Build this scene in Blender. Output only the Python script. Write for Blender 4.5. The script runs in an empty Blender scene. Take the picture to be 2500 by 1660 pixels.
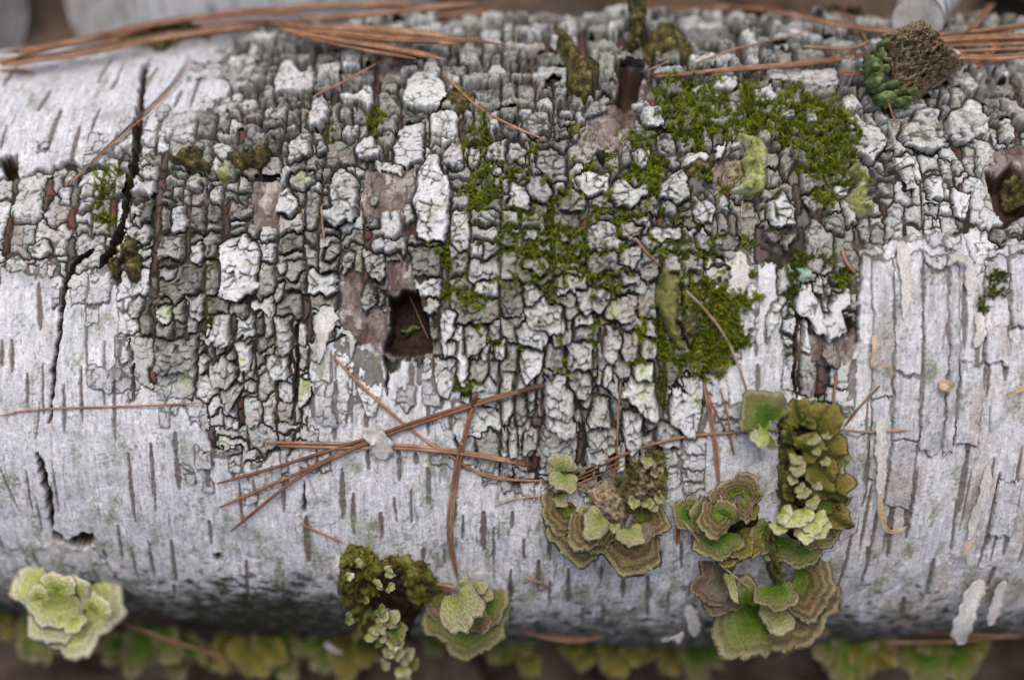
import bpy, math, random
import numpy as np
from mathutils import Vector

# ------------------------------------------------------------------ camera, sky, sun, exposure
SC = bpy.context.scene
COL = SC.collection
PHI = math.radians(70)                 # camera pitch (looking down)
D = 0.476                              # camera distance from the log's axis
RM = 0.0985                            # mean log radius
AX_Z = 0.1005                          # height of the log's axis over the ground
PX = 0.36 * 2 * (D - RM) / 2500.0      # metres per photo pixel at the nearest point of the log
Bv = np.array([0, -math.cos(PHI), math.sin(PHI)])     # towards the camera
Uv = np.array([0, math.sin(PHI), math.cos(PHI)])      # "up" in the picture
Xv = np.array([1.0, 0, 0])
AX = np.array([0, 0, AX_Z])
CAM = AX + D * Bv - 0.0027 * Uv

cam_d = bpy.data.cameras.new('camera')
cam = bpy.data.objects.new('camera', cam_d); COL.objects.link(cam)
cam.location = CAM
cam.rotation_euler = (math.pi / 2 - PHI, 0, 0)
cam_d.sensor_width = 36; cam_d.lens = 50
cam_d.clip_start = 0.01; cam_d.clip_end = 200
cam_d.dof.use_dof = True
cam_d.dof.focus_distance = 0.384
cam_d.dof.aperture_fstop = 3.7
SC.camera = cam

world = bpy.data.worlds.new('World'); SC.world = world; world.use_nodes = True
wn = world.node_tree
sky = wn.nodes.new('ShaderNodeTexSky'); sky.sky_type = 'NISHITA'; sky.sun_disc = False
SUN_EL, SUN_AZ = math.radians(84), math.radians(-20)
sky.sun_elevation = SUN_EL; sky.sun_rotation = SUN_AZ
sky.dust_density = 6.0; sky.air_density = 0.7; sky.ozone_density = 0.6
bg = wn.nodes['Background']; bg.inputs['Strength'].default_value = 0.12
hsv = wn.nodes.new('ShaderNodeHueSaturation'); hsv.inputs['Saturation'].default_value = 0.95      # cloud cover greys the blue
wn.links.new(sky.outputs[0], hsv.inputs['Color']); wn.links.new(hsv.outputs[0], bg.inputs[0])

sun_d = bpy.data.lights.new('sun', 'SUN'); sun_d.energy = 1.2; sun_d.angle = math.radians(32)
sun_d.color = (1.0, 0.97, 0.93)
sun = bpy.data.objects.new('sun', sun_d); COL.objects.link(sun)
sdir = Vector((math.sin(SUN_AZ) * math.cos(SUN_EL), math.cos(SUN_AZ) * math.cos(SUN_EL), math.sin(SUN_EL)))
sun.rotation_euler = sdir.to_track_quat('Z', 'Y').to_euler(); sun.location = (0, 0, 2)

SC.view_settings.view_transform = 'Standard'; SC.view_settings.look = 'None'
SC.view_settings.gamma = 1; SC.view_settings.use_curve_mapping = False
SC.view_settings.exposure = 0.08
SC.render.engine = 'CYCLES'

rng = np.random.default_rng(7)
random.seed(7)

# ------------------------------------------------------------------ noise
_perm = np.random.default_rng(3).permutation(256).astype(np.int32)
_perm = np.concatenate([_perm, _perm, _perm])
_ga = np.random.default_rng(4).uniform(0, 2 * np.pi, 256)
_gx = np.cos(_ga).astype(np.float32); _gy = np.sin(_ga).astype(np.float32)

def perlin(x, y, seed=0):
    x = np.asarray(x, np.float32) + seed * 17.31; y = np.asarray(y, np.float32) + seed * 9.77
    xf = np.floor(x); yf = np.floor(y)
    xi = xf.astype(np.int32) & 255; yi = yf.astype(np.int32) & 255
    x = x - xf; y = y - yf
    u = x * x * x * (x * (x * 6 - 15) + 10); v = y * y * y * (y * (y * 6 - 15) + 10)
    def g(ix, iy, dx, dy):
        h = _perm[_perm[ix & 255] + (iy & 255)]
        return _gx[h] * dx + _gy[h] * dy
    n00 = g(xi, yi, x, y); n10 = g(xi + 1, yi, x - 1, y)
    n01 = g(xi, yi + 1, x, y - 1); n11 = g(xi + 1, yi + 1, x - 1, y - 1)
    a = n00 + u * (n10 - n00); b = n01 + u * (n11 - n01)
    return (a + v * (b - a)) * 1.5

def fbm(x, y, seed=0, o=3):
    r = 0; a = 1.0; t = 0
    for k in range(o):
        r = r + a * perlin(x * 2.03 ** k, y * 2.03 ** k, seed + k * 5); t += a; a *= 0.52
    return r / t * 1.25

def worley(x, y, seed=0):
    """F1, F2 of jittered points and the id of the nearest"""
    x = np.asarray(x, np.float32); y = np.asarray(y, np.float32)
    xi = np.floor(x).astype(np.int32); yi = np.floor(y).astype(np.int32)
    f1 = np.full(x.shape, 9, np.float32); f2 = f1.copy(); idn = np.zeros(x.shape, np.int32)
    jx = np.random.default_rng(seed).random(256).astype(np.float32)
    jy = np.random.default_rng(seed + 1).random(256).astype(np.float32)
    for dx in (-1, 0, 1):
        for dy in (-1, 0, 1):
            cx = xi + dx; cy = yi + dy
            h = _perm[_perm[cx & 255] + (cy & 255)]
            d = np.sqrt((cx + jx[h] - x) ** 2 + (cy + jy[h] - y) ** 2)
            m = d < f1
            f2 = np.where(m, f1, np.minimum(f2, d)); f1 = np.where(m, d, f1); idn = np.where(m, h, idn)
    return f1, f2, idn

def sstep(a, b, x):
    t = np.clip((x - a) / (b - a), 0, 1)
    return t * t * (3 - 2 * t)

# ------------------------------------------------------------------ photo pixel -> place on the log
def Rx(x):
    """log radius along its length (it swells towards the middle)"""
    return np.interp(x, [-0.8, -0.17, -0.12, -0.06, 0.0, 0.06, 0.12, 0.17, 0.8],
                        [0.085, 0.0905, 0.0925, 0.0975, 0.101, 0.1015, 0.100, 0.0985, 0.094])

def ray(px, py):
    sx = (np.asarray(px, float) - 1250) / 1250 * 0.36
    sy = (830 - np.asarray(py, float)) / 1250 * 0.36
    d = -Bv + sx[..., None] * Xv + sy[..., None] * Uv
    return d

def P(px, py, h=0.0):
    """photo pixel -> (u, v) on the log: u along it, v around it, both in photo-pixel units"""
    d = ray(px, py)
    o = CAM - AX
    x = np.zeros(d.shape[:-1])
    for _ in range(4):
        r = Rx(x) + h
        ob = o @ Bv; ou = o @ Uv
        db = d @ Bv; du = d @ Uv
        a = db * db + du * du; b = 2 * (ob * db + ou * du); c = ob * ob + ou * ou - r * r
        disc = np.maximum(b * b - 4 * a * c, 0)
        t = (-b - np.sqrt(disc)) / (2 * a)
        x = t * d[..., 0]
    cb = ob + t * db; cu = ou + t * du
    th = np.arctan2(cu, cb)
    return x / PX, RM * th / PX

def pts(lst):
    a = np.array(lst, float)
    u, v = P(a[:, 0], a[:, 1])
    return np.stack([u, v], 1)

def W(u, v, h=0.0):
    """(u, v, height) -> world"""
    x = np.asarray(u, float) * PX; th = np.asarray(v, float) * PX / RM
    r = Rx(x) + h
    return x[..., None] * Xv + (r * np.cos(th))[..., None] * Bv + (r * np.sin(th))[..., None] * Uv + AX

def WD(px, py, depth):
    """photo pixel at a given depth from the camera -> world"""
    return CAM + ray(px, py) * np.asarray(depth, float)[..., None]

def dsp0(L): return [(x * 1.0588, y * 1.0588) for x, y in L]

def C_(ox, oy):
    return lambda L: [(ox + x / 2.8, oy + y / 2.8) for x, y in L]
r11, r12, r13, r14 = C_(0, 0), C_(620, 0), C_(1240, 0), C_(1860, 0)
r21, r22, r23, r24 = C_(0, 550), C_(620, 550), C_(1240, 550), C_(1860, 550)
r31, r32, r33, r34 = C_(0, 1100), C_(620, 1100), C_(1240, 1100), C_(1860, 1100)

def poly_sdf(poly, X, Y):
    """positive inside"""
    poly = np.asarray(poly, np.float32)
    d = np.full(X.shape, 1e9, np.float32); ins = np.zeros(X.shape, bool)
    n = len(poly)
    for i in range(n):
        ax, ay = poly[i]; bx, by = poly[(i + 1) % n]
        ex, ey = bx - ax, by - ay
        wx, wy = X - ax, Y - ay
        t = np.clip((wx * ex + wy * ey) / (ex * ex + ey * ey + 1e-9), 0, 1)
        d = np.minimum(d, (wx - ex * t) ** 2 + (wy - ey * t) ** 2)
        c = ((ay <= Y) & (by > Y)) | ((by <= Y) & (ay > Y))
        if abs(ey) > 1e-9:
            ins ^= c & (X < ax + (Y - ay) / ey * ex)
    d = np.sqrt(d)
    return np.where(ins, d, -d)

# ------------------------------------------------------------------ materials
def new_mat(name, rough=0.85, spec=0.25):
    m = bpy.data.materials.new(name); m.use_nodes = True
    nt = m.node_tree; b = nt.nodes['Principled BSDF']
    b.inputs['Roughness'].default_value = rough
    b.inputs['Specular IOR Level'].default_value = spec
    return m, nt, b

def add_noise(nt, scale, detail=4, rough=0.6, vec=None, stretch=None):
    tc = nt.nodes.new('ShaderNodeNewGeometry')
    src = tc.outputs['Position']
    if stretch:
        mp = nt.nodes.new('ShaderNodeMapping'); mp.inputs['Scale'].default_value = stretch
        nt.links.new(src, mp.inputs[0]); src = mp.outputs[0]
    n = nt.nodes.new('ShaderNodeTexNoise')
    n.inputs['Scale'].default_value = scale; n.inputs['Detail'].default_value = detail
    n.inputs['Roughness'].default_value = rough
    nt.links.new(src, n.inputs['Vector'])
    return n

def ramp(nt, src, stops, squeeze=1.0):
    r = nt.nodes.new('ShaderNodeValToRGB')
    e = r.color_ramp.elements
    while len(e) < len(stops): e.new(0.5)
    for k, (p, c) in enumerate(stops):
        e[k].position = max(0, min(1, 0.5 + (p - 0.5) * squeeze)); e[k].color = (*c, 1)
    nt.links.new(src, r.inputs[0]); return r

def mixc(nt, mode, a, b, fac=1.0):
    m = nt.nodes.new('ShaderNodeMix'); m.data_type = 'RGBA'; m.blend_type = mode
    for s, v in ((m.inputs['Factor'], fac), (m.inputs['A'], a), (m.inputs['B'], b)):
        if hasattr(v, 'is_linked'): nt.links.new(v, s)
        elif isinstance(v, tuple): s.default_value = (*v, 1)
        else: s.default_value = v
    return m.outputs['Result']

def add_bump(nt, b, src, strength, dist):
    bp = nt.nodes.new('ShaderNodeBump'); bp.inputs['Strength'].default_value = strength
    bp.inputs['Distance'].default_value = dist
    nt.links.new(src, bp.inputs['Height']); nt.links.new(bp.outputs[0], b.inputs['Normal'])

def attr_mat(name, attr='tint', fine=(900, 2600), lo=0.78, hi=1.18, rough=0.85, spec=0.2, bump=0.5, dist=0.0006, sheen=0, sss=0):
    """colour attribute (from code) x fine procedural grain"""
    m, nt, b = new_mat(name, rough, spec)
    a = nt.nodes.new('ShaderNodeAttribute'); a.attribute_name = attr
    n1 = add_noise(nt, fine[0], 5, 0.65); n2 = add_noise(nt, fine[1], 3, 0.6)
    r1 = ramp(nt, n1.outputs[0], [(0.3, (lo,) * 3), (0.7, (hi,) * 3)])
    r2 = ramp(nt, n2.outputs[0], [(0.3, (lo,) * 3), (0.7, (hi,) * 3)])
    c = mixc(nt, 'MULTIPLY', a.outputs['Color'], r1.outputs[0]); c = mixc(nt, 'MULTIPLY', c, r2.outputs[0])
    nt.links.new(c, b.inputs['Base Color'])
    if bump: add_bump(nt, b, n1.outputs[0], bump, dist)
    return m

def noise_mat(name, stops, scale=300, rough=0.8, spec=0.25, bump=0.6, dist=0.001, stretch=None, fine=1800):
    m, nt, b = new_mat(name, rough, spec)
    n = add_noise(nt, scale, 6, 0.62, stretch=stretch)
    r = ramp(nt, n.outputs[0], stops, 0.55)
    n2 = add_noise(nt, fine, 3, 0.6)
    r2 = ramp(nt, n2.outputs[0], [(0.3, (0.72,) * 3), (0.7, (1.2,) * 3)])
    c = mixc(nt, 'MULTIPLY', r.outputs[0], r2.outputs[0])
    nt.links.new(c, b.inputs['Base Color'])
    if bump: add_bump(nt, b, n2.outputs[0], bump, dist)
    return m

M_BARK = attr_mat('birch_bark')

# ------------------------------------------------------------------ object helpers
def mesh_obj(name, V, F, mat, parent=None, loops=None, smooth=True, col=None, attrs=None, origin=None, fcounts=None):
    """V (n,3) world, F (m,k) array or list; origin = world point of the object's own origin"""
    V = np.asarray(V, np.float32)
    me = bpy.data.meshes.new(name)
    if origin is None: origin = V.mean(0)
    po = np.array(parent['_o']) if parent is not None else np.zeros(3)
    Vl = V - np.asarray(origin, np.float32)
    if isinstance(F, np.ndarray):
        k = F.shape[1]; nf = len(F)
        me.vertices.add(len(V)); me.vertices.foreach_set('co', Vl.ravel())
        me.loops.add(nf * k); me.loops.foreach_set('vertex_index', F.astype(np.int32).ravel())
        me.polygons.add(nf)
        me.polygons.foreach_set('loop_start', np.arange(0, nf * k, k, dtype=np.int32))
        me.update(calc_edges=True)
    else:
        me.from_pydata([tuple(map(float, v)) for v in Vl], [], [tuple(int(i) for i in f) for f in F]); me.update()
    if smooth:
        me.polygons.foreach_set('use_smooth', np.ones(len(me.polygons), bool))
    if col is not None:
        at = me.color_attributes.new('tint', 'FLOAT_COLOR', 'POINT')
        c4 = np.ones((len(V), 4), np.float32); c4[:, :3] = col
        at.data.foreach_set('color', c4.ravel())
    for nm, val in (attrs or {}).items():
        at = me.attributes.new(nm, 'FLOAT', 'POINT'); at.data.foreach_set('value', np.asarray(val, np.float32))
    me.materials.append(mat)
    o = bpy.data.objects.new(name, me); COL.objects.link(o)
    if parent is not None: o.parent = parent
    o.location = np.asarray(origin) - po
    o['_o'] = [float(t) for t in origin]
    return o

def thing(name, label, cat, loc, group=None):
    o = bpy.data.objects.new(name, None); COL.objects.link(o); o.empty_display_size = 0.005
    o.location = loc; o['_o'] = [float(t) for t in loc]
    return tag(o, label, cat, group)

def tag(o, label=None, cat=None, group=None, kind=None):
    if label: o['label'] = label
    if cat: o['category'] = cat
    if group: o['group'] = group
    if kind: o['kind'] = kind
    return o

# ================================================================== THE LOG: masks drawn on its surface
DU, DV = 2.8, 3.1
UD = np.arange(-1530, 1530.1, DU); VD = np.arange(-1300, 1300.1, DV)
nU, nV = len(UD), len(VD)
Ug, Vg = np.meshgrid(UD.astype(np.float32), VD.astype(np.float32))      # (nV, nU)

def sub(u0, u1, v0, v1):
    a = max(int((u0 - UD[0]) / DU), 0); b = min(int((u1 - UD[0]) / DU) + 2, nU)
    c = max(int((v0 - VD[0]) / DV), 0); d = min(int((v1 - VD[0]) / DV) + 2, nV)
    return (slice(c, max(d, c)), slice(a, max(b, a)))

# domain warps: straight along the grain, ragged across it
wu = 5 * perlin(Vg / 160, Ug / 300, 1) + 3.5 * perlin(Vg / 38, Ug / 45, 2) + 1.6 * perlin(Vg / 13, Ug / 15, 31)
wv = 12 * perlin(Ug / 80, Vg / 90, 3) + 15 * perlin(Ug / 33, Vg / 40, 4) + 7 * perlin(Ug / 12, Vg / 15, 5)
UW, VW = Ug + wu, Vg + wv
URg = Ug + 7 * perlin(Ug / 28, Vg / 40, 6) + 3 * perlin(Ug / 10, Vg / 12, 7)      # for ragged outlines
VRg = Vg + 10 * perlin(Ug / 24, Vg / 34, 8) + 4 * perlin(Ug / 9, Vg / 12, 9)
UT, VT = Ug + 10 * perlin(Vg / 60, Ug / 30, 10) + 5 * perlin(Vg / 16, Ug / 14, 13), Vg + 34 * perlin(Ug / 60, Vg / 120, 11) + 14 * perlin(Ug / 24, Vg / 50, 12) + 7 * perlin(Ug / 9, Vg / 14, 14)   # torn paper

def mask_sdf(polys, X=None, Y=None, pad=70):
    X = URg if X is None else X; Y = VRg if Y is None else Y
    m = np.full(X.shape, -200, np.float32)
    for p in polys:
        q = pts(p); s = sub(q[:, 0].min() - pad, q[:, 0].max() + pad, q[:, 1].min() - pad, q[:, 1].max() + pad)
        m[s] = np.maximum(m[s], poly_sdf(q, X[s], Y[s]))
    return m

ROUGH = [[(-300, 440), (0, 430), (150, 415), (290, 385), (420, 330), (520, 290), (560, 220), (570, 60), (900, 40), (1300, -60), (1700, -60), (2100, -40), (2900, -60),
          (2900, 610), (2440, 610), (2310, 565), (2200, 585), (2110, 590), (2090, 800), (2060, 990), (1950, 1010), (1905, 830), (1890, 650),
          (1800, 620), (1765, 700), (1745, 850), (1720, 1030), (1650, 1100), (1560, 1165), (1440, 1180), (1330, 1190), (1180, 1140),
          (1120, 1080), (1110, 1010), (1130, 960), (1075, 950), (1055, 880), (940, 890), (905, 830), (860, 850), (800, 830), (760, 850), (765, 960), (750, 1070), (700, 1110),
          (620, 1135), (520, 1110), (495, 1000), (430, 960), (330, 930), (305, 780), (330, 690), (270, 660), (170, 690), (110, 640), (0, 655), (-300, 660)]]
SEMI = [[(-300, 430), (330, 380), (330, 640), (-300, 660)], [(2080, 560), (2900, 560), (2900, 330), (2300, 330)], [(500, 900), (720, 900), (720, 1130), (500, 1130)]]
rough = mask_sdf(ROUGH, UT, VT, 140)
semi = mask_sdf(SEMI)
EXPOSED = [r22([(590, 330), (740, 290), (740, 560), (900, 580), (900, 900), (830, 900), (700, 800), (590, 690)]),
           r22([(910, 240), (1150, 260), (1200, 560), (1230, 900), (900, 920), (910, 480)]),
           r13([(520, 780), (700, 720), (880, 780), (860, 930), (780, 1080), (620, 1150), (440, 1000), (520, 900)]),
           r13([(690, 520), (960, 540), (920, 760), (700, 700)]),
           r24([(230, 770), (640, 700), (630, 960), (430, 970), (260, 900)]),
           r12([(740, 1180), (1130, 1140), (1080, 1330), (1000, 1560), (880, 1500), (740, 1500)]),
           r14([(1480, 1060), (1792, 1000), (1900, 1568), (1540, 1500)]),
           r13([(1380, 1100), (1520, 1080), (1520, 1330), (1400, 1330)]),
           r12([(840, 400), (1140, 400), (1140, 480), (1020, 560), (850, 560)]),
           r13([(380, 1330), (520, 1330), (510, 1480), (380, 1480)]),
           r12([(-20, 1250), (210, 1240), (220, 1560), (0, 1560)])]
exposed = mask_sdf(EXPOSED)
MOSS_POLYS = {
    'broad': r13([(1000, 600), (1080, 560), (1240, 570), (1400, 620), (1480, 680), (1400, 740), (1560, 800), (1640, 560), (1700, 560), (1740, 740), (1792, 760), (1950, 600), (2060, 700), (2280, 800), (2400, 1000),
                  (2330, 1160), (2250, 1290), (2200, 1400), (2090, 1440), (2080, 1250), (1960, 1150), (1900, 1000), (1792, 930), (1560, 960), (1540, 1010), (1480, 930), (1300, 1000), (1210, 1090), (1150, 930), (1050, 900)]),
    'ledge': r13([(840, 960), (1000, 920), (1010, 1020), (880, 1030)]),
    'tuft': r12([(1540, 860), (1620, 800), (1600, 900), (1570, 1060), (1470, 1050), (1380, 1060), (1360, 1000), (1450, 980), (1490, 890)]),
    'column': r12([(1480, 1260), (1560, 1150), (1660, 1100), (1700, 1120), (1640, 1240), (1640, 1420), (1570, 1440), (1440, 1350)]),
    'joint': r13([(-30, 1170), (140, 1160), (60, 1250), (-60, 1240)]),
    'seam': r13([(-60, 1490), (130, 1460), (300, 1390), (440, 1260), (460, 1290), (340, 1420), (310, 1500), (180, 1540), (60, 1568), (-60, 1560)]),
    'ribbon': r13([(540, 1480), (700, 1440), (880, 1420), (960, 1370), (950, 1440), (880, 1490), (680, 1510), (560, 1540)]),
    'gap': r13([(980, 1130), (1050, 1080), (1060, 1160), (1000, 1280), (960, 1420), (930, 1400), (960, 1250), (840, 1230), (830, 1190), (960, 1190)]),
    'field': r23([(-60, 140), (60, 60), (150, 10), (330, 0), (450, 60), (560, 20), (590, 100), (680, 110), (690, 200), (600, 220), (560, 280), (640, 330), (720, 300), (740, 420), (780, 460), (650, 440), (560, 400), (440, 400), (300, 420), (200, 400), (60, 390), (-40, 460), (-100, 400), (30, 300), (60, 220), (-60, 240)]),
    'shelf': r23([(950, 150), (1080, 110), (1200, 120), (1270, 200), (1460, 150), (1420, 220), (1280, 260), (1180, 220), (1060, 220), (950, 190)]),
    'slope': r23([(1160, 480), (1220, 400), (1380, 380), (1450, 480), (1600, 480), (1540, 560), (1570, 680), (1640, 800), (1540, 820), (1490, 900), (1380, 930), (1320, 1000), (1180, 940), (1060, 950), (1060, 850), (1200, 860), (1300, 800), (1320, 620), (1180, 620)]),
    'side': r23([(840, 690), (910, 650), (960, 700), (1060, 720), (1140, 830), (1060, 860), (1040, 800), (960, 740)]),
    'drip': r23([(1030, 900), (1080, 920), (1070, 1160), (1040, 1250), (1020, 1060)]),
    'notch': r22([(1190, 130), (1290, 170), (1390, 240), (1370, 300), (1280, 260), (1210, 210)]),
    'fringe': r22([(1240, 490), (1420, 380), (1560, 430), (1680, 480), (1560, 560), (1500, 640), (1440, 520), (1300, 500)]),
    'dab': r12([(770, 880), (840, 780), (900, 830), (890, 900), (820, 940), (780, 940)]),
    'speck': r12([(490, 910), (560, 930), (590, 990), (540, 990)]),
    'lowdab': r22([(1380, 1080), (1480, 1060), (1570, 1090), (1500, 1120), (1400, 1110)]),
    'ridge': r24([(220, 200), (480, 210), (400, 260), (300, 270), (190, 420), (170, 640), (160, 540), (190, 330)]),
    'knot': r24([(470, 330), (520, 330), (560, 400), (650, 440), (540, 430)]),
    'lane': r24([(1470, 600), (1500, 470), (1560, 300), (1600, 290), (1650, 480), (1520, 510), (1500, 640)]),
    'crackmoss': r21([(1440, 200), (1490, 200), (1470, 420), (1500, 560), (1440, 680), (1420, 520)]),
    'crevice': r11([(690, 1320), (700, 1150), (750, 1130), (760, 1250), (840, 1180), (860, 1230), (740, 1330), (720, 1480), (780, 1540), (640, 1540)]),
}
mossm = mask_sdf(list(MOSS_POLYS.values()))

# ------------------------------------------------------------------ bark plates: cells split along the grain and across it
cells = []          # (u0,u1,v0,v1,type)   type 0 plate, 1 narrow strip segment
rs = random.Random(11)
def split(u0, u1, v0, v1, depth=0):
    w, h = u1 - u0, v1 - v0
    tw, th = 34 + 120 * rs.random() ** 1.6, 27 + 105 * rs.random() ** 1.5
    if w > 420 or (w / tw > 1.25 and (w / tw) * 1.25 > h / th):
        c = u0 + w * rs.uniform(0.36, 0.64); s = 0
        if w > 130 and rs.random() < 0.6: s = rs.uniform(5, 9)
        split(u0, c - s, v0, v1, depth + 1); split(c + s, u1, v0, v1, depth + 1)
        if s:
            v = v0
            while v < v1 - 1:
                n = min(v + rs.uniform(22, 75), v1); cells.append((c - s, c + s, v, n, 1)); v = n
    elif h / th > 1.25:
        c = v0 + h * rs.uniform(0.33, 0.67)
        split(u0, u1, v0, c, depth + 1); split(u0, u1, c, v1, depth + 1)
    else:
        cells.append((u0, u1, v0, v1, 0))
split(-1525, 1525, -620, 1290)
cells = [c for c in cells if not (c[0] > 800 and (c[2] + c[3]) / 2 < 175)]
u_ = 800
while u_ < 1500:          # long narrow strips of peeling paper on the right
    w_ = rs.uniform(26, 78); v_ = -rs.uniform(260, 560)
    while v_ < 175:
        n_ = min(v_ + rs.uniform(150, 520), 175); cells.append((u_, u_ + w_, v_, n_, 2)); v_ = n_
    u_ += w_

lab = np.full((nV, nU), -1, np.int32)
info = []           # per plate: dict
def rough_at(u, v):
    i = int(np.clip((v - VD[0]) / DV, 0, nV - 1)); j = int(np.clip((u - UD[0]) / DU, 0, nU - 1))
    return rough[i, j], exposed[i, j], semi[i, j]
for (u0, u1, v0, v1, ty) in cells:
    ro, ex, se = rough_at((u0 + u1) / 2, (v0 + v1) / 2)
    if ty != 2:
        if ro < (2 if ty else -70 - 50 * rs.random()): continue
        if ro < 2 and rs.random() < 0.35 + 0.4 * (-ro / 100): continue
    elif rs.random() < 0.15 or ro > 15: continue
    if ex > 0 and ty == 0: continue
    drop = rs.random()
    if drop < (0.03 if ty == 0 else 0.3): continue
    k = len(info)
    s = sub(u0 - 40, u1 + 40, v0 - 40, v1 + 40)
    al = rs.gauss(0, 0.07) if ty == 0 else 0; uc_, vc_ = (u0 + u1) / 2, (v0 + v1) / 2; sh = rs.gauss(0, 0.10) if ty == 0 else 0
    du_, dv_ = UW[s] - uc_, VW[s] - vc_
    dv_ = dv_ + sh * du_ + (0.0025 * rs.gauss(0, 1) * du_ * du_ if ty == 0 else 0); du_ = du_ + al * dv_
    m = (np.abs(du_) < (u1 - u0) / 2 + 1) & (np.abs(dv_) < (v1 - v0) / 2 + (3 if ty == 0 else 0))
    lab[s][m] = k
    edge = np.clip(ro / 60, 0.35, 1)
    if ty == 2:
        info.append(dict(h=rs.uniform(0.8, 1.6), white=rs.choice([0.8, 0.9, 1, 1]), strip=0, tilt=rs.uniform(-0.1, 0.3), br=rs.uniform(0.9, 1.06), over=0.3, pink=max(0, rs.uniform(-1, 0.5)), grn=0, flat=1.33))
    elif ty == 0:
        hgt = rs.uniform(1.2, 3.0) * edge * (0.42 if se > 0 else 1) * (1.35 if v0 > 650 else 1)
        near = max(0.0, 1 - ro / 75)
        if ro < 2:        # still part of the smooth sheet: a shallow flat flake
            info.append(dict(h=rs.uniform(0.75, 1.3), white=rs.choice([0.6, 0.8, 1]), strip=0, tilt=rs.uniform(0, 0.3), br=rs.uniform(0.85, 1.05), over=0.3, pink=0, grn=max(0, rs.uniform(-1.5, 0.4)), flat=1)); continue
        info.append(dict(h=hgt, white=rs.choice([0, 0.15, 0.3, 0.55, 0.8]) if se < 0 and rs.random() > near else rs.choice([0.6, 0.8, 0.95]), flat=1 if rs.random() < near * 0.8 else 0, strip=0, tilt=rs.uniform(-0.1, 0.45), br=rs.uniform(0.75, 1.12), over=rs.uniform(0.2, 0.8), pink=max(0, rs.uniform(-1.6, 0.7)), grn=max(0, rs.uniform(-1.5, 0.6))))
    else:
        info.append(dict(h=rs.uniform(0.3, 0.9), white=0, strip=1, tilt=0, br=rs.uniform(0.6, 1.2), over=0, pink=0, grn=0, red=rs.random()))

HAND = []           # polygons of plates that stand out in the photograph: (points, height mm, whiteness, tilt)
def hp(pl, h=2.6, w=0.5, t=0.25, **kw): HAND.append((pl, h, w, t, kw))
# upper middle
hp(r12([(1190, 415), (1260, 420), (1275, 560), (1325, 640), (1320, 720), (1260, 790), (1120, 795), (1010, 760), (1030, 650), (1030, 570), (1150, 500)]), 4.2, 1.0, 0.4, flat=1)
hp(r12([(1160, 1070), (1270, 1060), (1300, 1180), (1345, 1260), (1345, 1400), (1330, 1600), (1300, 1660), (1110, 1650), (1100, 1480), (1085, 1370), (1120, 1230)]), 4.0, 1.0, 0.2)
hp(r12([(560, 1160), (620, 1170), (720, 1220), (735, 1300), (715, 1400), (690, 1520), (560, 1550), (490, 1520), (470, 1430), (540, 1400), (500, 1290)]), 4.2, 0.6, 0.4)
hp(r12([(160, 530), (200, 440), (290, 440), (340, 540), (380, 480), (430, 500), (430, 650), (330, 690), (150, 680)]), 2.8, 0.95)
hp(r12([(600, 400), (690, 365), (755, 420), (740, 510), (600, 525)]), 3.0, 0.9)
hp(r12([(590, 670), (700, 660), (780, 600), (830, 640), (820, 790), (760, 800), (740, 740), (590, 740)]), 3.0, 0.85)
hp(r12([(1000, 880), (1170, 830), (1170, 1050), (1150, 1120), (1040, 1150), (940, 1120), (960, 980)]), 2.8, 0.8, 0.5, flat=1)
hp(r12([(700, 1000), (800, 930), (850, 990), (890, 1010), (880, 1090), (700, 1130)]), 3.2, 0.9)
hp(r12([(400, 720), (470, 660), (520, 720), (510, 850), (450, 900), (370, 890), (370, 800)]), 2.8, 0.8)
hp(r12([(240, 990), (300, 940), (410, 950), (400, 1080), (300, 1120), (240, 1160)]), 2.8, 0.6)
hp(r12([(410, 930), (480, 920), (510, 1050), (440, 1090)]), 2.5, 0.5)
hp(r12([(230, 1250), (320, 1190), (420, 1180), (430, 1240), (370, 1320), (260, 1310)]), 3.2, 0.6, grn=0.4)
hp(r12([(1610, 480), (1700, 450), (1730, 540), (1690, 580), (1600, 580)]), 2.8, 0.9)
hp(r12([(1380, 420), (1480, 300), (1550, 420), (1570, 500), (1400, 500)]), 3.0, 0.6)
hp(r12([(1280, 1050), (1400, 930), (1440, 1040), (1430, 1140), (1380, 1180), (1290, 1130)]), 3.0, 0.85)
hp(r12([(1600, 1000), (1720, 950), (1792, 980), (1880, 1080), (1780, 1130), (1580, 1110)]), 2.8, 0.6)
hp(r12([(1470, 1020), (1540, 1000), (1560, 1080), (1520, 1170), (1460, 1150)]), 2.4, 0.5)
hp(r12([(770, 1330), (860, 1320), (870, 1430), (770, 1430)]), 2.2, 0.1); hp(r12([(760, 1460), (860, 1450), (850, 1560), (760, 1560)]), 2.4, 0.1)
hp(r12([(160, 1320), (230, 1280), (300, 1370), (310, 1450), (250, 1490), (160, 1460)]), 2.8, 0.8)
hp(r12([(1030, 1400), (1085, 1380), (1095, 1500), (1040, 1560), (1010, 1520)]), 2.6, 0.7)
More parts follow.
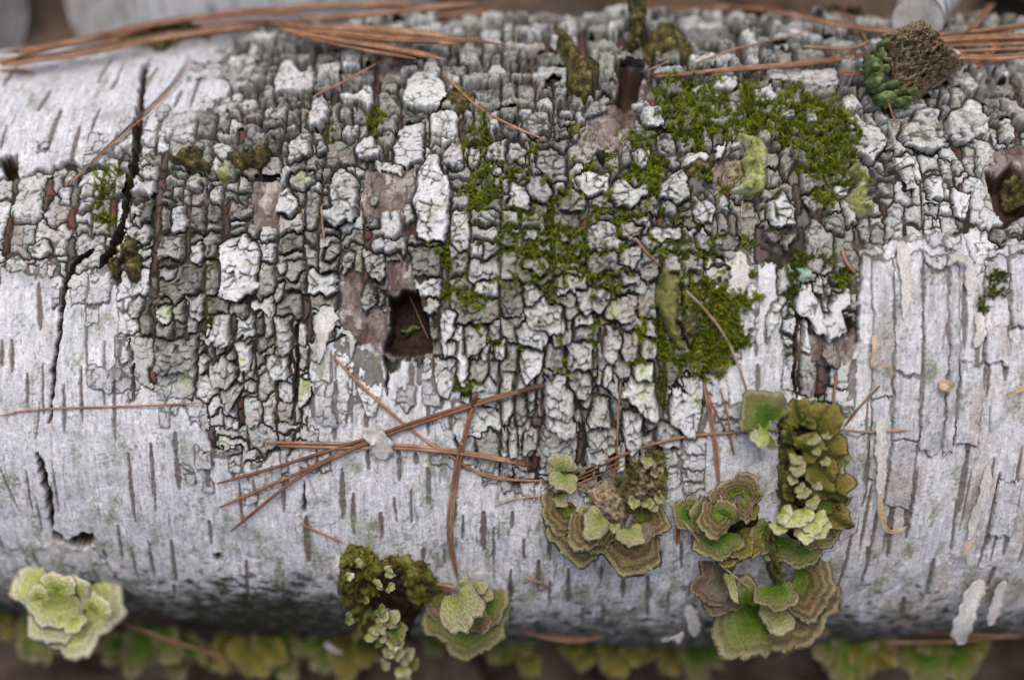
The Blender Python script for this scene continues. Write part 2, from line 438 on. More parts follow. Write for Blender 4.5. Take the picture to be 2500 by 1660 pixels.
# right of the middle
for pl, h, w in [([(0, 990), (70, 970), (140, 1060), (110, 1140), (0, 1140)], 2.8, .6), ([(170, 1060), (290, 1010), (400, 1100), (410, 1270), (300, 1270), (200, 1170)], 3.4, .3),
                 ([(0, 1260), (110, 1250), (160, 1340), (170, 1440), (60, 1460), (0, 1440)], 3.2, .6), ([(130, 1210), (260, 1220), (310, 1310), (280, 1400), (180, 1400), (120, 1320)], 3.2, .3),
                 ([(345, 1370), (430, 1300), (540, 1350), (530, 1440), (400, 1465), (345, 1430)], 3.2, .35), ([(450, 1230), (540, 1170), (690, 1190), (690, 1330), (560, 1370), (470, 1300)], 2.0, .9),
                 ([(690, 1330), (720, 1240), (810, 1220), (850, 1280), (960, 1260), (970, 1350), (880, 1420), (750, 1430), (695, 1390)], 3.4, .6),
                 ([(1040, 1260), (1200, 1215), (1215, 1340), (1170, 1410), (1030, 1370)], 3.2, .55), ([(1255, 1400), (1370, 1350), (1430, 1420), (1400, 1540), (1260, 1540)], 3.0, .7),
                 ([(890, 790), (960, 750), (1060, 760), (1060, 890), (960, 920), (890, 860)], 3.6, .75), ([(830, 1050), (900, 1030), (960, 1040), (970, 1170), (880, 1180), (840, 1130)], 3.2, .6),
                 ([(1030, 570), (1140, 560), (1190, 620), (1180, 690), (1080, 710), (1040, 640)], 3.6, .3), ([(1000, 960), (1100, 920), (1155, 940), (1130, 1110), (1030, 1060)], 2.6, .3),
                 ([(1400, 1030), (1480, 960), (1490, 1030), (1440, 1080)], 2.8, 1), ([(90, 800), (280, 770), (285, 930), (160, 970), (95, 900)], 2.2, .4),
                 ([(340, 770), (470, 755), (465, 830), (340, 830)], 2.6, .6), ([(340, 850), (470, 840), (470, 890), (350, 900)], 2.4, .5), ([(520, 740), (650, 690), (690, 780), (600, 830), (520, 830)], 2.6, .4),
                 ([(770, 1510), (980, 1470), (980, 1600), (780, 1610)], 2.8, .5), ([(1360, 560), (1430, 500), (1560, 520), (1570, 640), (1460, 660), (1380, 640)], 2.4, .8),
                 ([(1660, 640), (1792, 590), (1850, 700), (1760, 740), (1660, 720)], 2.2, .85), ([(1280, 1040), (1380, 1060), (1260, 1130), (1180, 1110)], 2.2, .8)]:
    hp(r13(pl), h, w)
hp(r14([(30, 490), (500, 490), (540, 600), (420, 640), (330, 620), (160, 590), (20, 560)]), 3.2, .75, 0.5, flat=1)
hp(r14([(110, 780), (230, 760), (240, 840), (120, 850)]), 3.0, .9); hp(r14([(285, 770), (370, 760), (370, 890), (290, 890)]), 2.8, .7)
hp(r14([(440, 1060), (500, 1050), (510, 1150), (470, 1170)]), 2.8, .5); hp(r14([(170, 880), (250, 880), (250, 960), (170, 960)]), 2.4, .7)
hp(r14([(30, 1400), (150, 1290), (180, 1380), (230, 1420), (220, 1568), (40, 1568)]), 3.4, .8)
hp(r14([(560, 810), (640, 790), (720, 870), (830, 920), (830, 1010), (760, 1120), (620, 1090), (590, 1000), (660, 920)]), 3.0, .9)
hp(r14([(950, 880), (1080, 760), (1200, 780), (1220, 1000), (1180, 1060), (1040, 1060), (930, 980)]), 3.0, .9)
hp(r14([(1270, 780), (1430, 770), (1420, 1000), (1330, 1020), (1230, 940)]), 2.6, .75)
hp(r14([(1590, 840), (1690, 830), (1720, 980), (1620, 1000)]), 2.4, .8); hp(r14([(1110, 1210), (1220, 1190), (1230, 1380), (1120, 1370)]), 2.4, .9)
hp(r14([(930, 1160), (1020, 1140), (1030, 1310), (960, 1310)]), 2.6, .8)
hp(r14([(1280, 1290), (1420, 1320), (1400, 1520), (1300, 1480)]), 2.2, .9, flat=1)
# middle
for pl, h, w in [([(80, 90), (130, 20), (205, 30), (200, 110), (110, 120)], 3, .6), ([(340, 40), (420, 60), (420, 110), (350, 110)], 2.6, .6), ([(760, -20), (940, 0), (900, 90), (770, 80)], 3, .5),
                 ([(960, 50), (1000, 0), (1190, 20), (1190, 100), (990, 110)], 3.2, .6), ([(1270, 60), (1320, 30), (1400, 70), (1370, 180), (1290, 170)], 3, .6),
                 ([(1400, 110), (1500, 60), (1585, 90), (1570, 230), (1480, 255), (1400, 180)], 2.6, .25), ([(420, 150), (520, 140), (510, 210), (420, 210)], 3, .5),
                 ([(760, 150), (900, 130), (910, 240), (870, 290), (760, 280)], 3.2, .45), ([(100, 220), (280, 230), (280, 310), (200, 360), (110, 300)], 3, .5), ([(310, 350), (390, 330), (400, 420), (330, 430)], 2.8, .5),
                 ([(760, 330), (900, 320), (900, 400), (770, 410)], 3, .3), ([(470, 440), (560, 430), (700, 430), (710, 500), (640, 570), (600, 600), (470, 570)], 3.4, .45),
                 ([(650, 560), (710, 510), (890, 460), (890, 620), (800, 660), (650, 610)], 3.6, .5), ([(120, 440), (190, 395), (205, 500), (130, 515)], 3, .5),
                 ([(60, 720), (130, 640), (290, 680), (280, 790), (220, 830), (60, 790)], 3, .6), ([(130, 540), (230, 520), (390, 540), (400, 700), (290, 740), (140, 650)], 3, .6), ([(450, 610), (590, 590), (590, 680), (450, 700)], 2.8, .7),
                 ([(60, 830), (240, 850), (240, 980), (130, 1060), (60, 980)], 3.2, .75), ([(250, 810), (390, 810), (390, 960), (250, 980)], 2, .2), ([(400, 800), (580, 790), (580, 950), (400, 1000)], 2.8, .5),
                 ([(660, 680), (770, 720), (770, 880), (700, 930), (660, 860)], 2.8, .5), ([(780, 730), (900, 720), (900, 880), (780, 920)], 2.8, .5), ([(910, 770), (1030, 780), (1030, 880), (910, 880)], 2.6, .4),
                 ([(640, 960), (720, 950), (720, 1050), (640, 1060)], 2.8, .6), ([(830, 940), (1000, 930), (1000, 1030), (840, 1030)], 3, .85), ([(410, 1000), (580, 990), (590, 1120), (480, 1160), (410, 1100)], 2.8, .4),
                 ([(240, 1030), (400, 1000), (400, 1110), (480, 1170), (480, 1280), (380, 1310), (240, 1260)], 2.8, .6), ([(500, 1180), (580, 1140), (600, 1220), (570, 1280), (500, 1250)], 2.6, .5),
                 ([(600, 1150), (700, 1170), (720, 1330), (560, 1370), (530, 1320)], 3, .7), ([(780, 1060), (900, 1040), (1020, 1060), (1020, 1200), (1000, 1280), (930, 1260), (850, 1200), (780, 1160)], 3.2, .75),
                 ([(1100, 1100), (1160, 1080), (1220, 1130), (1190, 1040), (1290, 1000), (1330, 1060), (1310, 1350), (1250, 1390), (1100, 1290)], 3.2, .9), ([(770, 1260), (930, 1290), (930, 1450), (850, 1520), (770, 1430)], 3, .7),
                 ([(240, 1270), (380, 1290), (470, 1320), (470, 1420), (400, 1420), (250, 1380)], 2.8, .6), ([(530, 1400), (640, 1360), (750, 1380), (750, 1500), (540, 1510)], 2.8, .5), ([(1000, 1340), (1180, 1350), (1180, 1480), (1000, 1470)], 2.6, .5),
                 ([(100, 1380), (210, 1380), (210, 1480), (100, 1540)], 2.6, .3), ([(0, 1350), (70, 1360), (80, 1530), (0, 1530)], 2.6, .4)]:
    hp(r23(pl), h, w)
# left of the middle
for pl, h, w in [([(1260, 560), (1380, 590), (1380, 700), (1340, 770), (1390, 790), (1380, 880), (1280, 880)], 3, .8), ([(750, 170), (880, 200), (905, 290), (890, 400), (800, 380), (750, 270)], 2.8, .5),
                 ([(740, 410), (820, 400), (830, 560), (750, 580)], 2.6, .3), ([(840, 440), (900, 440), (900, 540), (840, 560)], 2.4, .2), ([(220, 260), (360, 220), (360, 300), (300, 370), (215, 370)], 2.8, .2),
                 ([(480, 150), (590, 100), (590, 200), (530, 260), (470, 230)], 2.8, .3), ([(600, 190), (690, 180), (690, 290), (610, 320)], 2.4, .3), ([(145, 620), (270, 620), (270, 780), (290, 840), (200, 870), (140, 780)], 2.8, .5),
                 ([(150, 390), (215, 390), (210, 520), (160, 530), (145, 470)], 2.4, .5), ([(80, 880), (180, 870), (240, 900), (250, 1040), (180, 1050), (90, 1010)], 2.6, .8), ([(300, 1050), (420, 1050), (400, 1200), (300, 1210)], 2.4, .7),
                 ([(1440, 690), (1590, 690), (1600, 800), (1550, 860), (1430, 880)], 2.6, .5), ([(1640, 800), (1730, 780), (1730, 910), (1640, 910)], 3.2, 1.0), ([(1220, 900), (1390, 910), (1380, 1060), (1330, 1180), (1250, 1150), (1215, 1000)], 2.2, .8),
                 ([(1345, 1180), (1480, 1160), (1490, 1260), (1420, 1440), (1340, 1380)], 2.4, .8), ([(590, 740), (690, 720), (700, 1000), (640, 1350), (570, 1300), (560, 900)], 1.6, .95), ([(690, 830), (780, 850), (870, 920), (890, 1080), (870, 1250), (760, 1300), (700, 1100)], 1.5, .9)]:
    hp(r22(pl), h, w)
# far left
for pl, h, w in [([(1070, 560), (1180, 510), (1190, 620), (1130, 690), (1070, 640)], 2.4, .9), ([(1590, 810), (1740, 800), (1730, 960), (1640, 970)], 2.6, .9), ([(1440, 620), (1590, 600), (1590, 780), (1500, 800), (1440, 740)], 2.8, .7),
                 ([(1420, 950), (1530, 890), (1640, 980), (1620, 1060), (1460, 1100)], 2.6, .6), ([(1510, 1130), (1560, 1080), (1670, 1080), (1660, 1180), (1580, 1230), (1510, 1210)], 2.6, .5), ([(1500, 150), (1540, 80), (1720, 60), (1792, 200), (1740, 480), (1600, 520), (1490, 480), (1510, 300)], 2.2, .95),
                 ([(1270, 470), (1400, 470), (1410, 640), (1290, 620)], 2.4, .6), ([(1090, 290), (1220, 280), (1210, 360), (1090, 380)], 2.2, .4), ([(1310, 130), (1400, 120), (1400, 270), (1310, 260)], 2.4, .7), ([(870, 520), (980, 480), (990, 580), (930, 650), (880, 600)], 1.6, .5),
                 ([(830, 790), (890, 780), (890, 930), (830, 940)], 1.8, .8), ([(200, 140), (350, 90), (360, 200), (270, 240), (210, 220)], 1.6, .7), ([(190, 260), (270, 270), (260, 350), (210, 350)], 1.6, .8), ([(330, 240), (410, 250), (410, 350), (340, 360)], 1.6, .8),
                 ([(860, 20), (1030, 0), (1060, 80), (1000, 150), (880, 90)], 1.8, .6), ([(970, 140), (1040, 120), (1020, 160), (980, 170)], 1.4, .4)]:
    hp(r21(pl), h, w)
# flake lifted beside the smooth bark, right
hp(r24([(215, 400), (330, 390), (340, 470), (400, 520), (400, 590), (450, 600), (460, 460), (590, 440), (600, 540), (540, 580), (580, 700), (440, 740), (330, 700), (310, 620), (220, 600)]), 4.4, 1.0, 0.6, flat=1)
hp(r24([(410, 790), (470, 770), (520, 860), (540, 970), (440, 960), (390, 880)]), 2.2, .1, pink=0.8)
hp(r24([(0, 620), (100, 470), (180, 480), (90, 700), (20, 820)]), 2.2, .7)

for pl, h, w, t, kw in HAND:
    q = pts(pl); k = len(info)
    s = sub(q[:, 0].min() - 30, q[:, 0].max() + 30, q[:, 1].min() - 30, q[:, 1].max() + 30)
    m = poly_sdf(q, URg[s], VRg[s]) > 0
    lab[s][m] = k
    info.append(dict(h=h, white=w, strip=0, tilt=t, br=rs.uniform(0.9, 1.1), over=0.8, pink=kw.get('pink', max(0, rs.uniform(-2, 0.5))), grn=kw.get('grn', max(0, rs.uniform(-1.5, 0.4))), flat=kw.get('flat', 0), hand=1))

frng = np.random.default_rng(5)
for it in range(9):          # slivers left between the cells belong to a neighbour
    free = (lab < 0) & (rough > 3) & (exposed < 4)
    for ax_, sg in [(0, 1), (0, -1), (1, 1), (1, -1)]:
        nb_ = np.roll(lab, sg, ax_)
        m = free & (nb_ >= 0) & (frng.random(lab.shape) < 0.45)
        lab[m] = nb_[m]; free &= ~m
# ------------------------------------------------------------------ holes and cracks
HOLES = [(r22([(910, 490), (975, 480), (1030, 430), (1130, 440), (1150, 560), (1195, 600), (1220, 780), (1225, 880), (1060, 910), (890, 890), (905, 760), (925, 640)]), 15, 10),
         (r13([(760, 440), (940, 460), (900, 640), (880, 720), (800, 790), (760, 740), (700, 700), (750, 600)]), 11, 12),
         (r13([(595, 1020), (640, 1060), (700, 1070), (770, 1000), (745, 1090), (660, 1140), (590, 1150)]), 6, 8),
         (r13([(240, 570), (300, 530), (370, 555), (340, 615), (250, 645)]), 7, 9),
         (r11([(15, 1080), (140, 1065), (132, 1160), (145, 1220), (50, 1245), (8, 1180)]), 9, 8),
         (r31([(345, 520), (470, 600), (500, 570), (560, 540), (645, 545), (655, 625), (560, 665), (480, 645), (370, 600)]), 8, 9),
         (r31([(1450, 690), (1510, 680), (1520, 740), (1470, 760)]), 4, 8),
         (r14([(1500, 1150), (1600, 1200), (1700, 1100), (1792, 1180), (1850, 1450), (1660, 1568), (1560, 1420)]), 9, 22),
         (r12([(10, 1240), (70, 1215), (200, 1200), (190, 1230), (60, 1260)]), 3, 6),
         (r24([(560, 630), (620, 620), (630, 740), (580, 760)]), 3, 7)]
CRACKS = [(r11([(1060, 400), (1000, 470), (975, 600), (960, 760), (950, 900), (935, 1050), (910, 1200), (870, 1350), (850, 1480), (835, 1560)]), 9.5, 6),
          (r21([(845, -20), (800, 110), (735, 210), (680, 290)]), 10, 7), (r21([(640, 170), (510, 260), (485, 330)]), 6, 4),
          (r21([(490, 300), (440, 420), (425, 600), (405, 760), (378, 950), (362, 1150), (345, 1350)]), 5.5, 3.5),
          (r31([(270, 0), (300, 120), (320, 220), (340, 330), (352, 430), (355, 530)]), 8, 4), (r31([(645, 650), (740, 750), (830, 870), (920, 945), (1010, 960)]), 4.5, 2.5),
          (r24([(228, 600), (226, 780), (216, 980), (210, 1190)]), 3.5, 3), (r22([(890, 900), (915, 1050), (905, 1170)]), 5, 2.5), (r22([(300, 640), (300, 900), (285, 1200), (270, 1300)]), 4, 3),
          (r32([(345, 200), (350, 420)]), 4, 2.0), (r21([(915, 940), (922, 1200)]), 3, 1.5)]
LEN = []            # lenticels: (polyline, half width)
def lz(reg, *segs):
    for s, w in segs: LEN.append((reg(s), w / 5.6))
lz(r21, ([(195, 1000), (196, 1250)], 24), ([(300, 930), (305, 1300)], 20), ([(445, 1080), (450, 1420)], 28), ([(565, 960), (572, 1340)], 24), ([(598, 640), (602, 1000)], 22), ([(722, 790), (722, 1230)], 26), ([(790, 1050), (798, 1470)], 30),
   ([(88, 780), (90, 1010)], 30), ([(20, 780), (22, 960)], 28), ([(1040, 1470), (1043, 1580)], 28), ([(270, 400), (280, 720)], 40), ([(1205, 1400), (1208, 1568)], 44), ([(280, 1200), (255, 1460)], 14), ([(1455, 1260), (1465, 1480)], 50))
lz(r31, ([(890, 0), (908, 240), (938, 470)], 30), ([(1045, -40), (1055, 200), (1075, 400)], 30), ([(1210, -20), (1235, 260)], 44), ([(1410, 0), (1438, 270)], 44), ([(810, 480), (852, 720)], 26), ([(905, 630), (960, 860)], 22), ([(1020, 590), (1070, 840)], 24),
   ([(1175, 590), (1215, 870)], 34), ([(185, 110), (225, 400)], 20), ([(250, 300), (295, 560)], 18), ([(365, 50), (410, 430)], 18), ([(1640, 220), (1665, 490)], 26), ([(1735, 190), (1755, 400)], 28), ([(1688, 720), (1708, 980)], 28), ([(0, 80), (60, 240), (140, 410)], 20),
   ([(545, 800), (625, 950)], 24), ([(640, 780), (690, 880)], 24), ([(230, 680), (310, 840)], 22), ([(180, 700), (270, 890)], 20), ([(1590, 40), (1600, 200)], 34), ([(1430, 470), (1450, 640)], 26), ([(1190, 880), (1205, 960)], 30), ([(0, 560), (40, 690)], 20), ([(710, 650), (735, 720)], 30))
lz(r32, ([(605, 110), (614, 460)], 42), ([(680, 280), (686, 560)], 36), ([(1188, 100), (1200, 360)], 38), ([(205, 170), (210, 410)], 30), ([(358, 430), (380, 740)], 52), ([(1570, 400), (1570, 680)], 46), ([(1640, 500), (1640, 780)], 24), ([(1305, 650), (1305, 760)], 30),
   ([(1430, 420), (1430, 600)], 24), ([(1075, 250), (1080, 480)], 26), ([(870, 400), (880, 580)], 30), ([(990, -30), (1000, 200)], 36), ([(780, -20), (785, 130)], 36), ([(1750, 880), (1750, 980)], 36), ([(1110, 0), (1112, 90)], 36), ([(1160, 640), (1160, 720)], 34), ([(205, 780), (220, 1000)], 14), ([(960, 300), (975, 470)], 22), ([(1380, 340), (1375, 480)], 22))
lz(r33, ([(30, 400), (30, 520)], 30), ([(110, 580), (110, 740)], 26), ([(285, 500), (285, 740)], 28), ([(208, 720), (210, 940)], 28), ([(413, 780), (415, 1030)], 34), ([(285, 860), (285, 1040)], 26), ([(640, 760), (635, 900)], 24), ([(790, 820), (785, 1000)], 38),
   ([(955, 830), (950, 1100)], 40), ([(1040, 670), (1035, 800)], 22), ([(1180, 580), (1185, 800)], 24), ([(510, 1060), (512, 1200)], 30), ([(925, 700), (925, 820)], 22), ([(20, 800), (20, 980)], 36), ([(650, 1030), (648, 1200)], 26), ([(1100, 950), (1080, 1100)], 28))
lz(r34, ([(905, 200), (880, 480), (850, 720)], 38), ([(1040, -20), (1020, 180), (990, 400), (985, 590)], 52), ([(1405, 0), (1370, 250), (1340, 420)], 52), ([(1330, 330), (1290, 680)], 24), ([(1170, 720), (1110, 950)], 40), ([(1580, 760), (1530, 900)], 40), ([(720, 640), (715, 740)], 30),
   ([(1625, 150), (1600, 370)], 34), ([(965, 960), (940, 1100)], 40), ([(600, 0), (605, 150)], 18), ([(1550, 560), (1530, 640)], 30))
lz(r24, ([(840, 680), (840, 1230)], 42), ([(1015, 880), (1000, 1350)], 40), ([(1215, 790), (1215, 1000)], 36), ([(1375, 400), (1375, 850)], 46), ([(1510, 620), (1500, 1180)], 28), ([(1660, 660), (1650, 1060)], 52), ([(1410, 1380), (1400, 1600)], 42), ([(1280, 1180), (1280, 1420)], 36),
   ([(450, 1030), (450, 1270)], 50), ([(1765, 130), (1750, 600)], 32), ([(1100, 250), (1100, 540)], 44), ([(1550, 1230), (1555, 1420)], 16), ([(1050, 1320), (1045, 1520)], 22), ([(1600, 300), (1590, 560)], 34))
lz(r11, ([(1390, 520), (1300, 760)], 30), ([(360, 610), (270, 790)], 32), ([(430, 770), (330, 1050)], 40), ([(560, 880), (490, 1140)], 42), ([(695, 760), (620, 970)], 24), ([(1110, 840), (1035, 1150)], 50), ([(785, 400), (670, 590)], 26), ([(150, 430), (20, 610)], 22), ([(820, 540), (760, 640)], 30),
   ([(1290, 1180), (1285, 1340)], 44), ([(380, 1150), (340, 1560)], 50), ([(1250, 630), (1190, 760)], 34), ([(140, 1240), (135, 1420)], 50), ([(870, 420), (800, 570)], 20), ([(60, 880), (10, 1050)], 24), ([(1090, 480), (980, 640)], 26))
lz(r22, ([(530, 850), (540, 1250)], 28), ([(668, 980), (675, 1350)], 28), ([(835, 1060), (830, 1300)], 32), ([(1080, 930), (1080, 1100)], 36), ([(1195, 1050), (1195, 1430)], 26), ([(550, 1270), (555, 1460)], 42), ([(775, 1270), (770, 1380)], 38), ([(985, 1500), (990, 1568)], 26))
lz(r23, ([(1620, 250), (1610, 500)], 34), ([(1705, 950), (1705, 1150)], 36), ([(1405, 1000), (1405, 1190)], 46), ([(1320, 1160), (1325, 1370)], 30), ([(1690, 790), (1700, 900)], 30))
for k in range(30):          # long furrows in the peeling right part
    LEN.append(((rs.uniform(850, 1500), rs.uniform(-650, 120), rs.uniform(90, 300)), rs.uniform(3, 6.5)))
# thin unnamed ones all over the smooth bark, also where the photograph does not look
for k in range(230):
    u = rs.uniform(-1500, 1500); v = rs.uniform(-1290, 1290) if k % 3 else rs.uniform(-1290, -300)
    L = rs.uniform(15, 75); LEN.append(((u, v, L), rs.uniform(1.2, 2.6)))

def seg_dist(q, X, Y, taper):
    """distance to polyline and position 0..1 along it"""
    d = np.full(X.shape, 1e9, np.float32); tt = np.zeros(X.shape, np.float32)
    ln = np.hypot(*(q[1:] - q[:-1]).T); tot = ln.sum(); acc = 0
    for i in range(len(q) - 1):
        ax, ay = q[i]; ex, ey = q[i + 1] - q[i]
        t = np.clip(((X - ax) * ex + (Y - ay) * ey) / (ex * ex + ey * ey + 1e-9), 0, 1)
        dd = np.hypot(X - ax - ex * t, Y - ay - ey * t)
        m = dd < d; d = np.where(m, dd, d); tt = np.where(m, (acc + t * ln[i]) / tot, tt); acc += ln[i]
    return d, tt

# ------------------------------------------------------------------ height of the smooth layer (mm) and its colour
f_big = fbm(Ug / 420, Vg / 420, 20, 2)
f_mid = fbm(Ug / 90, Vg / 120, 21, 4)
f_fine = fbm(Ug / 22, Vg / 30, 22, 3)
f_str = fbm(Ug / 9, Vg / 90, 23, 3)          # fibres running round the log
f_lump = fbm(Ug / 34, Vg / 34, 24, 3)
f_grit = fbm(Ug / 9, Vg / 9, 25, 2)
inner = sstep(-3, 3, rough)                   # 1 = outer paper is gone
H = 1.1 * f_big + 0.30 * f_mid + 0.10 * f_fine + 0.10 * f_str
H += (1 - inner) * 0.75
H += (1 - inner) * 0.25 * np.exp(-np.clip(-rough, 0, 99) / 8)      # paper edge curls up
H -= inner * (0.25 + 0.25 * (f_lump + 0.5))
# paper sheets that lap over one another
lap = fbm(UT / 260, VT / 330, 26, 2)
for t0 in (-0.28, -0.05, 0.2, 0.42):
    H += (1 - inner) * 0.22 * sstep(t0, t0 + 0.012, lap)

def mixa(c, col, m):
    return c + (np.asarray(col, np.float32) - c) * np.clip(m, 0, 1)[..., None]
c_paper = np.array([0.70, 0.71, 0.755], np.float32)
colb = np.broadcast_to(c_paper, H.shape + (3,)).copy()
colb *= (1 + 0.24 * f_str + 0.12 * f_mid + 0.14 * f_fine)[..., None]
colb = mixa(colb, (0.42, 0.44, 0.43), sstep(0.08, 0.6, f_mid + 0.5 * f_fine) * 0.8)
colb = mixa(colb, (0.82, 0.82, 0.85), sstep(0.1, 0.5, -f_mid + 0.6 * f_str) * 0.8)
pinkz = sstep(700, 1000, Ug) * sstep(150, -150, Vg)
colb = mixa(colb, (0.58, 0.50, 0.47), pinkz * sstep(-0.2, 0.5, fbm(Ug / 130, Vg / 170, 27, 3)) * 0.8)
colb = mixa(colb, (0.55, 0.47, 0.42), sstep(0.3, 0.7, fbm(Ug / 60, Vg / 90, 28, 3)) * 0.4)
# grey-green algae film, thicker low on the log
alg = fbm(Ug / 45, Vg / 110, 29, 4) + 0.4 * f_grit
colb = mixa(colb, (0.26, 0.29, 0.19), sstep(0.10, 0.6, alg + 0.30 * sstep(-250, -900, Vg) - 0.12) * 0.8)
mid_low = np.exp(-((Ug - 20) / 420) ** 2) * sstep(-150, -320, Vg) * sstep(-900, -650, Vg)
colb = mixa(colb, (0.20, 0.21, 0.15), sstep(0.18, 0.55, fbm(Ug / 13, Vg / 80, 36, 3) + 0.25 * f_mid) * (0.25 + 0.6 * mid_low))
colb = mixa(colb, (0.30, 0.30, 0.29), sstep(0.2, 0.7, fbm(Ug / 7, Vg / 45, 37, 3)) * 0.55)
colb = mixa(colb, (0.20, 0.20, 0.18), sstep(0.45, 0.75, f_grit + 0.35 * fbm(Ug / 50, Vg / 50, 30, 2)) * 0.75)
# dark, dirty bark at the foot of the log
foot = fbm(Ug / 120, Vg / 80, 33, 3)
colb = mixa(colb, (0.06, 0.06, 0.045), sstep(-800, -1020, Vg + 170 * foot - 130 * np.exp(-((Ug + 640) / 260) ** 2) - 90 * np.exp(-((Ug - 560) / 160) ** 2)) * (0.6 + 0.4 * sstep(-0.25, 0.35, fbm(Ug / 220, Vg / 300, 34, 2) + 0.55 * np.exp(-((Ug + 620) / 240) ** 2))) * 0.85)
# inner bark
c_in = np.broadcast_to(np.array([0.030, 0.029, 0.024], np.float32), H.shape + (3,)).copy()
c_in = mixa(c_in, (0.12, 0.105, 0.09), sstep(0.0, 0.6, f_lump))
c_in = mixa(c_in, (0.13, 0.065, 0.05), sstep(0.25, 0.6, fbm(Ug / 26, Vg / 70, 35, 3)) * 0.6)
ex = sstep(-4, 6, exposed)
cx = np.broadcast_to(np.array([0.25, 0.20, 0.182], np.float32), H.shape + (3,)).copy()
cx = mixa(cx, (0.13, 0.085, 0.075), sstep(-0.1, 0.45, f_mid + 0.4 * f_lump)); cx = mixa(cx, (0.44, 0.40, 0.37), sstep(0.1, 0.6, f_lump - f_mid))
e1_, e2_, eid = worley(Ug / 40 + 0.4 * f_fine, Vg / 62 + 0.4 * f_lump, 66)
chip = ((eid % 13) / 13.0) * sstep(0.0, 0.12, e2_ - e1_)
cx = mixa(cx, (0.10, 0.075, 0.066), sstep(0.10, 0.0, e2_ - e1_) * 0.7) * (0.7 + 0.55 * chip + 0.3 * f_str + 0.25 * f_grit)[..., None]
c_in = mixa(c_in, cx, ex)
H += inner * ex * (0.35 + 0.5 * f_lump + 0.3 * f_str + 0.7 * chip)
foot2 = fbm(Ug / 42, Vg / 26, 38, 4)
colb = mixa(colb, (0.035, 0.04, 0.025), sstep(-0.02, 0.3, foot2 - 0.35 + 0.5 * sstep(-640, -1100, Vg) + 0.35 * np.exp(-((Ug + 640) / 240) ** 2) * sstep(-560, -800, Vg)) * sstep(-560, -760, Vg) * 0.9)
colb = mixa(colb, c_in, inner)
paper_col = colb.copy()
# the layer under the loose flakes
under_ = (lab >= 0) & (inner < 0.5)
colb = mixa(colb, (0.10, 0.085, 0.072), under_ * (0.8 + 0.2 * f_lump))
# algae staining of the bark round the moss
colb = mixa(colb, (0.07, 0.085, 0.025), sstep(-22, 6, mossm + 10 * f_lump) * 0.8)

for pl, hw in LEN:
    if isinstance(pl, tuple):
        u, v, L = pl; q = np.array([(u, v - L / 2), (u + L * 0.02, v + L / 2)]); faint = 0.75 if hw < 2.7 else 0.99
    else:
        q = pts(pl); faint = 1.0
    s = sub(q[:, 0].min() - 16, q[:, 0].max() + 16, q[:, 1].min() - 10, q[:, 1].max() + 10)
    X = Ug[s] + 2.0 * perlin(Ug[s] / 14, Vg[s] / 26, 40); Y = Vg[s]
    if X.size == 0: continue
    d, t = seg_dist(q, X, Y, 1)
    w = hw * 0.82 * (0.25 + 0.95 * np.sqrt(np.clip(4 * t * (1 - t), 0, 1))) * (1 + 0.25 * perlin(Y / 12, X / 60, 41))
    m = sstep(1.0, -1.4, d - w) * faint
    ok = (1 - inner[s])
    H[s] -= ok * m * (0.55 if faint == 1 else 0.25) - ok * 0.16 * np.exp(-((d - w - 2.5) / 3.0) ** 2) * faint
    seed = (q[0, 0] * 0.013 + q[0, 1] * 0.007)
    g = 0.5 + 0.5 * math.sin(seed * 57)
    colr = np.array([0.20, 0.20, 0.195]) * (1 - 0.55 * g) + np.array([0.17, 0.115, 0.09]) * 0.6 * g
    bands = 1 + 0.35 * perlin(Y / 9, X / 40, 42)
    colb[s] = mixa(colb[s], (colr * bands[..., None]).astype(np.float32), ok * m)

# ------------------------------------------------------------------ plates: distance to their edge, height, colour
big = np.full(lab.shape, 60.0, np.float32)
e = np.zeros(lab.shape, bool)
dh = lab[:, 1:] != lab[:, :-1]; dv = lab[1:, :] != lab[:-1, :]
e[:, 1:] |= dh; e[:, :-1] |= dh; e[1:, :] |= dv; e[:-1, :] |= dv
dist = np.where(e, 1.4, big).astype(np.float32)
dg = math.hypot(DU, DV)
for _ in range(14):
    n = dist.copy()
    n[:, 1:] = np.minimum(n[:, 1:], dist[:, :-1] + DU); n[:, :-1] = np.minimum(n[:, :-1], dist[:, 1:] + DU)
    n[1:, :] = np.minimum(n[1:, :], dist[:-1, :] + DV); n[:-1, :] = np.minimum(n[:-1, :], dist[1:, :] + DV)
    n[1:, 1:] = np.minimum(n[1:, 1:], dist[:-1, :-1] + dg); n[:-1, :-1] = np.minimum(n[:-1, :-1], dist[1:, 1:] + dg)
    n[1:, :-1] = np.minimum(n[1:, :-1], dist[:-1, 1:] + dg); n[:-1, 1:] = np.minimum(n[:-1, 1:], dist[1:, :-1] + dg)
    dist = n
NP = len(info)
def per(key, default=0.0):
    return np.array([i.get(key, default) for i in info] + [0.0], np.float32)[lab]
